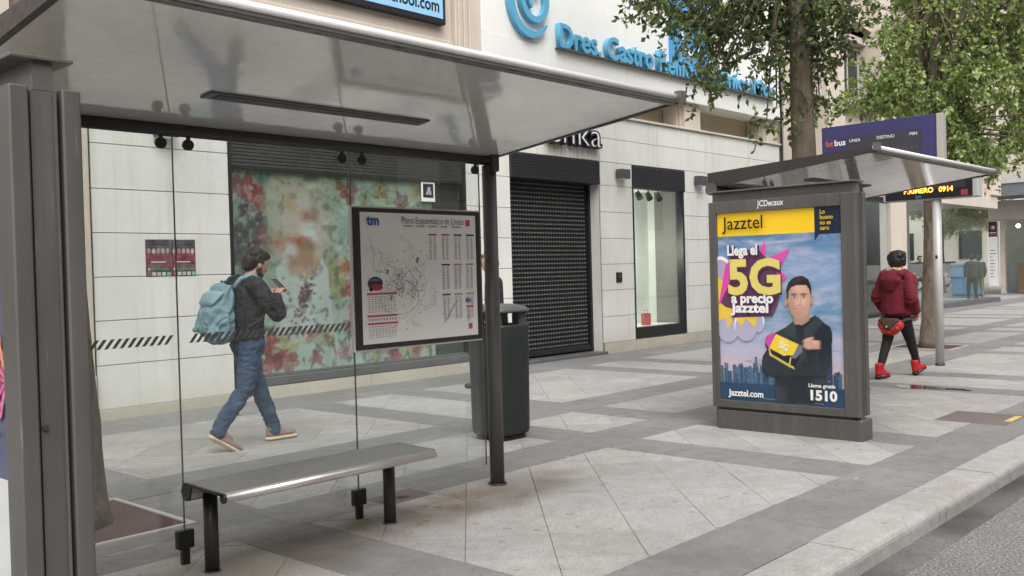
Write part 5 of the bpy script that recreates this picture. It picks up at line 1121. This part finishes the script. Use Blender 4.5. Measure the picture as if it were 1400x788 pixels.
    blob('shoe', [[((.255, .085, .065), (.05, .042, .04)), ((.465, .085, .055), (.05, .045, .03))], [((.265, .085, .10), (.058, .047, .045)), ((.36, .085, .085), (.05, .04, .03))]], 'shoe_tan', t, .008, 2)
    blob('shoe_sole', [[((.25, .085, .022), (.056, .048, .022)), ((.48, .085, .022), (.056, .050, .022))]], 'shoe_sole', t, .008, 1)
    q = lambda x, y, z, *r: (hf(V3(NP)+V3((x, y, z))), r, hm)
    hr = [[q(-.012, 0, .195, .098, .086, .078), q(-.05, 0, .14, .072, .080, .085)], [q(.05, 0, .235, .062, .07, .034)], [q(-.055, 0, .09, .05, .065, .05)], [q(.012, .074, .155, .026, .014, .03)], [q(.012, -.074, .155, .026, .014, .03)]]
    for k in range(26): a, b = rr.uniform(-2.6, 2.6), rr.uniform(.1, .9); hr.append([q(-.02+.085*math.cos(a)*math.cos(b), .078*math.sin(a)*math.cos(b), .175+.095*math.sin(b), .022, .022, .020)])
    blob('hair', hr, 'hair_black', t, .007, 1, fold=.008, ff=(30, 30, 22))
    blob('beard', [[q(.058, 0, .052, .058, .055, .038), q(.085, 0, .062, .034, .036, .022)], [q(.03, .058, .085, .03, .017, .04)], [q(.03, -.058, .085, .03, .017, .04)]], 'hair_black', t, .008, 2)
    # phone between the hands
    ph = thing('phone', tuple(V3(t.location)+V3((.345, 0, 1.415))), 'pale phone held in both hands by the person in the black jacket', 'phone')
    m = MB().box(-.006, .006, -.038, .038, -.075, .075, bev=.004); o = m.build('phone_body', 'phone_case', ph, local=True); o.rotation_euler = (0, R(-48), 0); sc_ = MB().box(-.0075, -.0062, -.034, .034, -.068, .068).build('screen', 'phone_light', o, local=True)
    # backpack
    bp_ = thing('backpack', tuple(V3(t.location)+V3((-.275, 0, .92))), 'light blue backpack on the back of the person in the black jacket', 'backpack', rz=R(-2))
    tl = Matrix.Rotation(R(-9), 3, 'Y'); c = lambda x, y, z: (x, y, z-.95+.0)
    e = lambda x, y, z, *r: ((x*1.2, y*1.12, z*1.08), tuple(a*1.18 for a in r), tl)
    bk = [[e(.0, 0, .07, .09, .155, .06), e(-.02, 0, .22, .105, .165, .10), e(.03, 0, .42, .065, .115, .06)], [e(-.08, 0, .13, .045, .12, .07), e(-.085, 0, .24, .04, .115, .05)]]
    for k in range(9): bk.append([e(rr.uniform(-.09, -.02), rr.uniform(-.13, .13), rr.uniform(.05, .38), .045, .05, .018)])
    for k in range(5): bk.append([e(-.05, -.10+.05*k, .12+.05*(k % 3), .075, .04, .05, )])
    blob('bag', bk, 'backpack_blue', bp_, .009, 2, fold=.014, ff=(10, 10, 9))
    fl = blob('flap', [[e(-.025, 0, .40, .075, .125, .03), e(-.085, 0, .33, .03, .11, .035)]], 'strap_blue', bp_, .008, 2)
    for s in (-1, 1):
        MB().tube([(.10, s*.09, .48), (.17, s*.10, .56), (.27, s*.115, .585), (.37, s*.125, .53), (.415, s*.13, .42), (.40, s*.150, .30), (.30, s*.185, .20), (.15, s*.175, .12)][:6], .016, 8, sx=.45, sy=1.2).build('strap', 'strap_blue' if s < 0 else 'backpack_dark', bp_, local=True)
        MB().tube([(.40, s*.152, .30), (.30, s*.192, .20), (.15, s*.18, .12)], .010, 8, sx=.5, sy=1.2).build('lower_strap', 'backpack_dark', bp_, local=True)
        MB().tube([(-.10, s*.03, .34), (-.14, s*.035, .26), (-.135, s*.03, .20)], .006, 6).build('cord', 'backpack_dark', bp_, local=True)
    MB().tube([(.06, -.03, .46), (.055, -.025, .54), (.055, .025, .54), (.06, .03, .46)], .011, 8).build('top_handle', 'backpack_dark', bp_, local=True)
    MB().tube([(-.135, 0, .25), (-.15, 0, .25)], .028, 12).build('toggle', 'strap_blue', bp_, local=True)
person_man()
def person_woman():
    t = thing('person', (12.285, 4.62, 0), 'person in dark red hooded jacket and red ankle boots walking away by the far shelter', 'person', rz=R(-11))
    NP = (.02, 0, 1.36); P, hf, hm = head(NP, R(6), .95)
    hipL, hipR = (0, .075, .80), (0, -.075, .80); kB, aB = (-.13, .07, .45), (-.34, .05, .115); kF, aF = (.19, -.06, .46), (.345, -.05, .15)
    B_ = P+[[((.0, 0, 1.30), .05), (NP, .046)], [(NP, .046), (hf((.035, 0, 1.45)), .046)], [((0, 0, .84), (.10, .145, .08)), ((0, 0, 1.0), (.08, .11, .07)), ((0, 0, 1.22), (.09, .13, .08))], [((0, -.14, 1.28), .04), ((0, .14, 1.28), .04)]]
    for s in (-1, 1): B_ += limb((0, s*.155, 1.275), .042, (-.06, s*.225, 1.03), .034, (.05, s*.205, .86), .025); B_ += hand((.05, s*.205, .86), (.5, -s*.1, -.8), (0, 1, 0), (.8, 0, .5), .5, -s)
    B_ += limb(hipL, .085, kB, .05, aB, .036)+limb(hipR, .085, kF, .05, aF, .036)+[[(aB, .036), ((-.35, .05, .04), .034), ((-.2, .05, .03), .028)], [(aF, .036), ((.345, -.05, .06), .034), ((.47, -.05, .075), .028)]]
    blob('body', B_, 'skin', t, .008, 2)
    J = [[((-.01, 0, .82), (.165, .205, .05)), ((-.01, 0, 1.0), (.15, .195, .1)), ((-.01, 0, 1.20), (.14, .185, .10))], [((0, -.13, 1.27), .08), ((0, .13, 1.27), .08)], [((.0, 0, 1.29), (.10, .11, .06)), ((.0, 0, 1.345), (.09, .095, .02))]]
    for s in (-1, 1):
        J += limb((0, s*.165, 1.26), .085, (-.065, s*.24, 1.03), .076, (.06, s*.215, .85), .062)
        for k in range(5): J.append([((-.02-.012*k, s*(.19+.012*k), 1.22-.055*k), (.086, .082, .012), Matrix.Rotation(R(-12-6*k), 3, 'Y'))])
    for k in range(5): J.append([((-.01, 0, .86+.07*k), (.166-.004*k, .206-.004*k, .012), Matrix.Rotation(R(6-4*k), 3, 'X'))])
    blob('jacket', J, 'hoodie_red', t, .010, 2, fold=.006, ff=(8, 8, 9))
    blob('hood', [[((-.085, 0, 1.33), (.09, .14, .045)), ((-.15, 0, 1.24), (.06, .15, .07)), ((-.155, 0, 1.14), (.035, .07, .05))], [((-.03, .13, 1.34), (.08, .04, .045)), ((-.1, .12, 1.32), (.06, .05, .05))], [((-.03, -.13, 1.34), (.08, .04, .045)), ((-.1, -.12, 1.32), (.06, .05, .05))]], 'hoodie_red', t, .010, 2)
    blob('collar', [[((-.03, 0, 1.365), (.085, .105, .022)), ((-.01, 0, 1.39), (.08, .085, .015))]]+[[((-.03+.095*math.cos(a), .105*math.sin(a), 1.37+rr.uniform(-.01, .015)), .022)] for a in [k*.32 for k in range(20)]], 'fur_cream', t, .008, 1)
    L = [[((0, 0, .84), (.125, .175, .05)), ((0, 0, .76), (.125, .17, .06))], [(hipL, .100), (kB, .062)], [(kB, .062), (aB, .043)], [(hipR, .100), (kF, .062)], [(kF, .062), (aF, .043)]]
    blob('leggings', L, 'leggings_black', t, .009, 2, fold=.004)
    m1, f1 = rotY(R(0), (-.2, 0, 0)); m2, f2 = rotY(R(-16), (.30, 0, 0))
    for (m, f, x, y) in ((m1, f1, -.34, .05), (m2, f2, .345, -.05)):
        g = lambda a, b, c, *r: (f((x+a, y+b, c)), r, m)
        blob('boot', [[g(0, 0, .19, .058, .052, .02), g(-.005, 0, .09, .058, .048, .04)], [g(-.01, 0, .075, .06, .048, .035), g(.15, 0, .062, .055, .046, .03)], [g(.01, 0, .12, .06, .046, .04), g(.10, 0, .075, .05, .042, .03)]], 'boot_red', t, .008, 2)
        blob('boot_sole', [[g(.03, 0, .026, .05, .046, .016), g(.165, 0, .026, .05, .046, .016)], [g(-.035, 0, .03, .04, .042, .030), g(-.01, 0, .03, .035, .042, .030)]], 'boot_sole', t, .007, 1)
    q = lambda x, y, z, *r: (hf(V3(NP)+V3((x, y, z))), r, hm)
    hr = [[q(-.015, 0, .165, .112, .102, .095), q(-.04, 0, .11, .09, .098, .08)], [q(.05, 0, .215, .065, .08, .045)], [q(-.06, 0, .065, .05, .07, .04)], [q(.01, .085, .12, .045, .02, .07)], [q(.01, -.085, .12, .045, .02, .07)]]
    for k in range(46): a, b = rr.uniform(-2.7, 2.7), rr.uniform(-.3, 1.2); hr.append([q(-.02+.098*math.cos(a)*math.cos(b), .092*math.sin(a)*math.cos(b), .15+.095*math.sin(b), .026, .026, .022)])
    blob('hair', hr, 'hair_black', t, .008, 2, fold=.004, ff=(34, 34, 16))
    hb = thing('hip_bag', tuple(V3(t.location)+V3((0, 0, .66))), 'brown and red hip bag worn low behind the person in the red jacket', 'bag', rz=R(-11))
    blob('pouch', [[((-.15, -.13, .02), (.06, .045, .06)), ((-.15, .13, .02), (.06, .045, .06)), ((-.16, 0, -.07), (.06, .11, .05))]]+[[((-.205, rr.uniform(-.13, .13), rr.uniform(-.09, .03)), (.02, .03, .02))] for k in range(12)], 'hipbag_red', hb, .009, 2)
    blob('flap', [[((-.18, -.10, .075), (.035, .04, .03)), ((-.18, .10, .075), (.035, .04, .03)), ((-.222, 0, -.015), (.02, .045, .035))]], 'hipbag_brown', hb, .008, 2)
    MB().tube([(-.16, -.16, .06), (-.06, -.185, .09), (.05, -.180, .10), (.13, -.11, .10), (.155, 0, .10), (.13, .11, .10), (.05, .180, .10), (-.06, .185, .09), (-.16, .16, .06)], .018, 8, sx=.5).build('belt', 'hipbag_brown', hb, local=True)
    MB().tube([(-.243, 0, .0), (-.25, 0, .0)], .012, 10).build('clasp', 'silver_lip', hb, local=True)
person_woman()
def walker(loc, rz, label, top, legs, hair, h=1., stride=.22, vox=.014, group=None):
    t = thing('person', loc, label, 'person', group, rz=rz); NP = (.02, 0, 1.47); P, hf, hm = head(NP, R(8))
    a, b = (-stride, -.08, .09), (stride, .08, .09); ka, kb = (-stride*.3, -.085, .49), (stride*.75, .085, .49)
    B_ = P+[[((0, 0, 1.42), .05), (NP, .05)], [(NP, .05), (hf((.035, 0, 1.56)), .05)], [((0, 0, .95), (.09, .14, .08)), ((0, 0, 1.34), (.09, .14, .08))], [((0, -.16, 1.41), .045), ((0, .16, 1.41), .045)]]
    for s in (-1, 1): B_ += limb((0, s*.18, 1.40), .045, (-.03*s, s*.23, 1.12), .036, (.08-.06*s, s*.22, .88), .026)+hand((.08-.06*s, s*.22, .88), (.1, 0, -1), (1, 0, 0), (0, s, 0), .4, 1)
    B_ += limb((0, -.08, .9), .08, ka, .05, a, .036)+limb((0, .08, .9), .08, kb, .05, b, .036); blob('body', B_, 'skin', t, .010, 2)
    J = [[((0, 0, .86), (.135, .18, .05)), ((0, 0, 1.1), (.13, .175, .1)), ((0, 0, 1.34), (.125, .18, .1))], [((0, -.155, 1.40), .07), ((0, .155, 1.40), .07)], [((.01, 0, 1.43), (.085, .085, .05))]]
    for s in (-1, 1): J += limb((0, s*.175, 1.39), .075, (-.03*s, s*.24, 1.12), .062, (.075-.055*s, s*.225, .90), .048)
    blob('coat', J, top, t, vox, 2)
    blob('trousers', [[((0, 0, .9), (.12, .165, .06)), ((0, 0, .86), (.12, .165, .06))], [((0, -.085, .88), .1), (ka, .07)], [(ka, .07), (V3(a)+V3((0, 0, .02)), .058)], [((0, .085, .88), .1), (kb, .07)], [(kb, .07), (V3(b)+V3((0, 0, .02)), .058)]], legs, t, vox, 2)
    for c in (a, b): blob('shoe', [[((c[0]-.03, c[1], .045), (.05, .045, .045)), ((c[0]+.14, c[1], .035), (.055, .045, .035))]], 'boot_sole', t, vox, 1)
    q = lambda x, y, z, *r: (hf(V3(NP)+V3((x, y, z))), r, hm)
    blob('hair', [[q(-.015, 0, .19, .10, .088, .08), q(-.05, 0, .12, .07, .082, .085)], [q(.05, 0, .232, .06, .07, .034)]], hair, t, .010, 1)
    t.scale = (h, h, h); return t
walker((8.93, 8.50, 0), R(133), 'person in dark coat mostly hidden behind the shelter post', 'jacket_black', 'denim', 'hair_ginger')
walker((36.9, 11.15, 0), R(35), 'person in dark coat walking behind the corner glass, left one of a pair', 'olive_coat', 'leggings_black', 'hair_black', .98, .2, .018)
walker((37.8, 11.18, 0), R(35), 'person in tan trousers walking behind the corner glass, right one of a pair', 'olive_coat', 'coat_tan', 'hair_black', .96, .15, .018)
walker((41.8, 14.75, 0), R(-120), 'small distant person in black coat seen through the corner glass left of the trunk', 'jacket_black', 'leggings_black', 'hair_black', 1.0, .2, .018)
# ================================================================== TREES
def leaf_mesh(name, P, D, L, Wd, mat, parent):
    n = len(P); D = D/np.linalg.norm(D, axis=1, keepdims=True); rnd = RNG.normal(size=(n, 3)); S_ = np.cross(D, rnd); S_ /= np.linalg.norm(S_, axis=1, keepdims=True); N_ = np.cross(S_, D)
    L = L[:, None]; Wd = Wd[:, None]
    base = P; tip = P+D*L-N_*L*.10; m = P+D*L*.45
    v = np.stack([base, m+S_*Wd*.5+N_*Wd*.14, tip, m-S_*Wd*.5+N_*Wd*.14], 1).reshape(-1, 3)-np.array(org(parent))
    me = bpy.data.meshes.new(name); me.vertices.add(4*n); me.vertices.foreach_set('co', v.astype(np.float32).ravel())
    b = np.arange(n)*4; li = np.stack([b, b+1, b+2, b, b+2, b+3], 1).ravel(); me.loops.add(6*n); me.loops.foreach_set('vertex_index', li.astype(np.int32))
    me.polygons.add(2*n); me.polygons.foreach_set('loop_start', (np.arange(2*n)*3).astype(np.int32)); me.update(calc_edges=True); me.materials.append(M[mat])
    o = bpy.data.objects.new(name, me); COL.objects.link(o); o.parent = parent; return o
def ray_point(px, py, depth):
    return np.array(Vector((0, 0, HC))+(cf+cr*((px-700)/FPX)+cu*((394-py)/FPX))*depth)
def make_tree(loc, r0, fork, top, crown_c, crown_r, nclump, twigs, label, mat, barkm, leafL=.085, lean=(0, 0), zmin=2.6, extra=(), clump_r=.42, name='street_tree', per=40, tl=(.2, .48)):
    t = thing(name, (loc[0], loc[1], 0), label, 'tree', 'street trees on the pavement'); rg = np.random.default_rng(int(loc[0]*100) % 9973)
    path = []; rad = []; n = 22
    for i in range(n+1):
        f = i/n; z = -.05+f*(fork+.05); path.append((loc[0]+lean[0]*f+.02*math.sin(5*f), loc[1]+lean[1]*f+.02*math.cos(4*f), z)); rad.append(r0*(.62+.38*math.exp(-z*1.1)+.10*math.exp(-z*9)) - r0*.10*f)
    mb = MB(); mb.tube(path, rad, 22)
    for i in range(len(mb.v)):          # knots and swellings
        x, y, z = mb.v[i]; a = math.atan2(y-loc[1], x-loc[0]); k = 1+.05*math.sin(3*a+z*2.3)+.035*math.sin(7*a-z*5.1)+.02*math.sin(13*z+2*a); f = min(1, max(0, z/fork)); cx, cy = loc[0]+lean[0]*f, loc[1]+lean[1]*f; mb.v[i] = (cx+(x-cx)*k, cy+(y-cy)*k, z)
    mb.build('trunk', barkm, t)
    F = Vector(path[-1]); cc = Vector(crown_c); cl = []
    for k in range(nclump):
        d = rg.normal(size=3); d /= np.linalg.norm(d); rad_ = rg.uniform(.45, 1.0)**.6
        c = np.array(crown_c)+d*np.array(crown_r)*rad_
        if c[2] < zmin: c[2] = zmin+rg.uniform(0, .5)
        cl.append(c)
    wts = [1.]*len(cl)+[e[3] for e in extra]; cl += [np.array(e[:3]) for e in extra]; cl = np.array(cl)
    lm = MB(); nl = 7; mains = []
    for k in range(nl):
        a = 2*math.pi*k/nl+.4; e = cc+Vector((math.cos(a)*crown_r[0]*.55, math.sin(a)*crown_r[1]*.55, crown_r[2]*.25*math.sin(k*2.1))); mid = F.lerp(e, .5)+Vector((0, 0, .25)); q = [F-Vector((0, 0, .25)), F.lerp(mid, .5)+Vector((0, 0, .1)), mid, e]; lm.tube(q, [r0*.5, r0*.36, r0*.26, r0*.12], 9); mains += [mid, e]
    mains.append(F)
    for c in cl:
        c = Vector(c); s = min(mains, key=lambda q: (q-c).length); mid = s.lerp(c, .5)+Vector((rg.uniform(-.15, .15), rg.uniform(-.15, .15), .18)); lm.tube([s, mid, c], [r0*.13, r0*.08, .008], 6)
    PP, DD = [], []
    tw = MB()
    for c, wt in zip(cl, wts):
        for _ in range(max(2, int(per*wt))):
            s = c+rg.normal(size=3)*np.array([clump_r, clump_r, clump_r*.75])*(.75+.25*min(1.5, wt)); out = s-np.array(crown_c); out /= np.linalg.norm(out)+1e-6
            d = out*.4+rg.normal(size=3)*.7+np.array([0, 0, -.18]); d /= np.linalg.norm(d); l = rg.uniform(*tl); m = int(rg.uniform(7, 14)); pts = []
            for i in range(m):
                f = i/m; p = s+d*l*f+np.array([0, 0, -.30*l*f*f]); dv = d*.6+rg.normal(size=3)*.8+np.array([0, 0, -.35]); PP.append(p); DD.append(dv); pts.append(p)
            if rg.random() < .35: tw.tube([tuple(pts[0]), tuple(pts[len(pts)//2]), tuple(pts[-1])], .004, 4, cap=False)
    lm.build('limbs', barkm, t); tag(tw.build('twigs', barkm, t), kind='stuff')
    PP, DD = np.array(PP), np.array(DD); n = len(PP); Ls = RNG.uniform(.7, 1.2, n)*leafL
    leaf_mesh('crown', PP, DD, Ls, Ls*RNG.uniform(.46, .64, n), mat, t); return t
def pit(x0, x1, y0, y1, label):
    t = thing('tree_pit', ((x0+x1)/2, (y0+y1)/2, 0), label, 'tree pit', 'tree pits in the pavement'); w = .035
    MB().box(x0+w, x1-w, y0+w, y1-w, -.05, -.004).build('resin_gravel', 'pit_resin', t)
    for a in ((x0, x1, y0, y0+w), (x0, x1, y1-w, y1), (x0, x0+w, y0+w, y1-w), (x1-w, x1, y0+w, y1-w)): MB().box(*a, -.05, .004).build('border', 'grate_border', t)
for (a, lb) in zip(PITS, ('square pit of dark red resin round the left trunk behind the glass', 'square tree pit hidden behind the advert of the far shelter', 'square tree pit beside the pale pole')): pit(*a, lb)
make_tree((2.44, 5.93), .235, 3.6, 5, (2.3, 6.0, 5.7), (2.2, 2.0, 1.5), 34, 700, 'thick mottled tree trunk behind the glass beside the shelter pillar', 'ficus_leaf', 'bark', zmin=4.3, lean=(-.10, .05), per=18)
rt = np.random.default_rng(21)
low_b = [(862, 8, .8), (900, 14, 1.4), (935, 24, 1.4), (908, 52, .6), (928, 84, .4), (960, 60, 1.4), (958, 95, 1.2), (970, 118, .7), (985, 30, 1.5), (1020, 20, 1.5), (1022, 60, 1.), (1050, 40, 1.5), (1062, 80, .8), (1045, 102, .5), (1075, 20, 1.5), (1070, 122, .45), (1062, 155, .4), (1048, 172, .28), (1085, 175, .3), (1098, 30, 1.2), (1115, 70, .8), (1098, 112, .7), (1108, 146, .45), (1145, 12, 1.1), (1165, 30, .6), (1140, 60, .4), (1138, 95, .25), (930, 122, .2), (955, 134, .16), (845, 14, .15), (1000, 85, .6), (975, 5, 1.5), (880, -15, 1.5), (1040, -10, 1.5), (1100, -15, 1.5)]
ex_b = [(*ray_point(x+(26 if x < 950 else 8 if x < 1000 else 0), y-6, 13.0+rt.uniform(-.9, .9)), w*(.55 if y > 45 else .8)) for x, y, w in low_b]
ex_b += [(*ray_point(x, y, 12.75), w) for x, y, w in ((1105, 45, .5), (1112, 92, .45), (1100, 128, .35), (1118, 15, .6), (1120, 130, .25), (1095, 75, .4))]
TB = make_tree((12.15, 5.74), .265, 5.9, 6, (11.6, 5.9, 7.3), (2.6, 2.3, 1.4), 34, 0, 'street tree with drooping branches rising behind the far shelter advert', 'ficus_leaf', 'bark_dark', zmin=6.0, lean=(-.05, .05), clump_r=.17, leafL=.098, extra=ex_b, per=33, tl=(.14, .34))
ex_2 = []
for x in range(1225, 1440, 26):
    for y in range(-20, 216, 26):
        px, py = x+rt.uniform(-12, 12), y+rt.uniform(-12, 12)
        if py > 150 and px < 1292: continue
        if py > 205 and px > 1350: continue
        w = .8 if rt.random() < .85 else .25
        if 1325 < px < 1375 and 120 < py < 205: w = .22
        for _ in range(2): ex_2.append((*ray_point(px, py, 16.6+rt.uniform(-1.5, 1.5)), w*.62))
for px, py, w in ((1195, 108, .5), (1215, 118, .8), (1205, 135, .9), (1225, 100, .6), (1165, 137, .5), (1180, 145, .4), (1150, 143, .3), (1218, 32, .3), (1232, 140, .9), (1250, 145, .9), (1335, 208, .5), (1350, 212, .35), (1310, 205, .8), (1305, 180, .8), (1388, 190, .5), (1370, 205, .3)): ex_2.append((*ray_point(px, py, 16.4+rt.uniform(-.8, .8)), w))
T2 = make_tree((16.98, 5.80), .190, 3.5, 5.5, (17.7, 5.2, 7.4), (2.2, 2.0, 1.2), 30, 0, 'dense street tree by the pale pole, its crown filling the top right', 'ficus_leaf_bright', 'bark', leafL=.10, zmin=6.4, clump_r=.20, extra=ex_2, per=34, tl=(.16, .36))
for i, (x, y, lb) in enumerate(((4.0, -10.6, 'street tree across the road, leftmost of the row'), (12.5, -10.6, 'street tree across the road, second of the row'), (21.0, -10.6, 'street tree across the road, third of the row'), (30.0, -10.6, 'street tree across the road, rightmost of the row'), (52.0, 17.2, 'leafy tree beyond the side street seen through the corner glass'), (46.5, 15.4, 'tree with thin dark trunk seen through the corner glass'))):
    c = copy_tree(T2, None, (x, y, 0)); c['label'] = lb; c['group'] = 'trees across the streets'; c.rotation_euler = (0, 0, i*1.3)
# ================================================================== SIDE STREET THINGS
def car(loc, rz, mat, label):
    t = thing('parked_car', loc, label, 'car', 'cars parked in the side street', rz); b = MB()
    lo = [(-2.05, .28), (-2.1, .55), (-2.0, .82), (-1.2, .92), (1.0, .90), (1.75, .78), (2.08, .62), (2.1, .32)]; b.prism(lo, 'y', -.84, .84)
    body = b.build('body', mat, t, local=True); m = body.modifiers.new('b', 'BEVEL'); m.width = .08; m.segments = 3
    cb_ = MB().add([(-1.55, -.78, .90), (.95, -.78, .90), (.35, -.62, 1.42), (-1.15, -.62, 1.42), (-1.55, .78, .90), (.95, .78, .90), (.35, .62, 1.42), (-1.15, .62, 1.42)], [(0, 1, 2, 3), (7, 6, 5, 4), (1, 5, 6, 2), (0, 3, 7, 4), (3, 2, 6, 7)]).build('cabin_glass', 'car_glass', t, local=True)
    MB().box(-1.2, .38, -.63, .63, 1.40, 1.46, bev=.03).build('roof', mat, t, local=True)
    for x in (-1.3, 1.3):
        for y in (-.80, .80):
            w = MB().tube([(x, y-.1, .31), (x, y+.1, .31)], .31, 20).build('wheel', 'tyre', t, local=True); MB().tube([(x, y-.108, .31), (x, y+.108, .31)], .19, 14).build('rim', 'silver_lip', w, local=True)
    for y in (-.6, .6): MB().box(2.04, 2.1, y-.16, y+.16, .58, .70, bev=.02).build('headlight', 'ink_white', t, local=True); MB().box(-2.1, -2.03, y-.14, y+.14, .66, .80, bev=.02).build('tail_light', 'bag_red', t, local=True)
car((50.5, 18.6, 0), R(80), 'car_white', 'white car parked in the side street beyond the corner glass'); car((57, 19.5, 0), R(80), 'car_grey', 'grey car parked behind the white one in the side street')
for k, (x, y) in enumerate(((40.2, 12.35), (41.8, 12.75))):
    t = thing('recycling_container', (x, y, 0), ['blue street container behind the two walkers, left one', 'blue street container behind the two walkers, right one'][k], 'container', 'blue street containers'); MB().box(x-.5, x+.5, y-.45, y+.45, .08, 1.25, bev=.06).build('body', 'container_blue', t); MB().box(x-.53, x+.53, y-.48, y+.48, 1.25, 1.38, bev=.05).build('lid', 'container_blue', t)
    for a in (-.35, .35): MB().tube([(x+a, y-.47, .09), (x+a, y-.40, .09)], .09, 12).build('wheel', 'tyre', t)
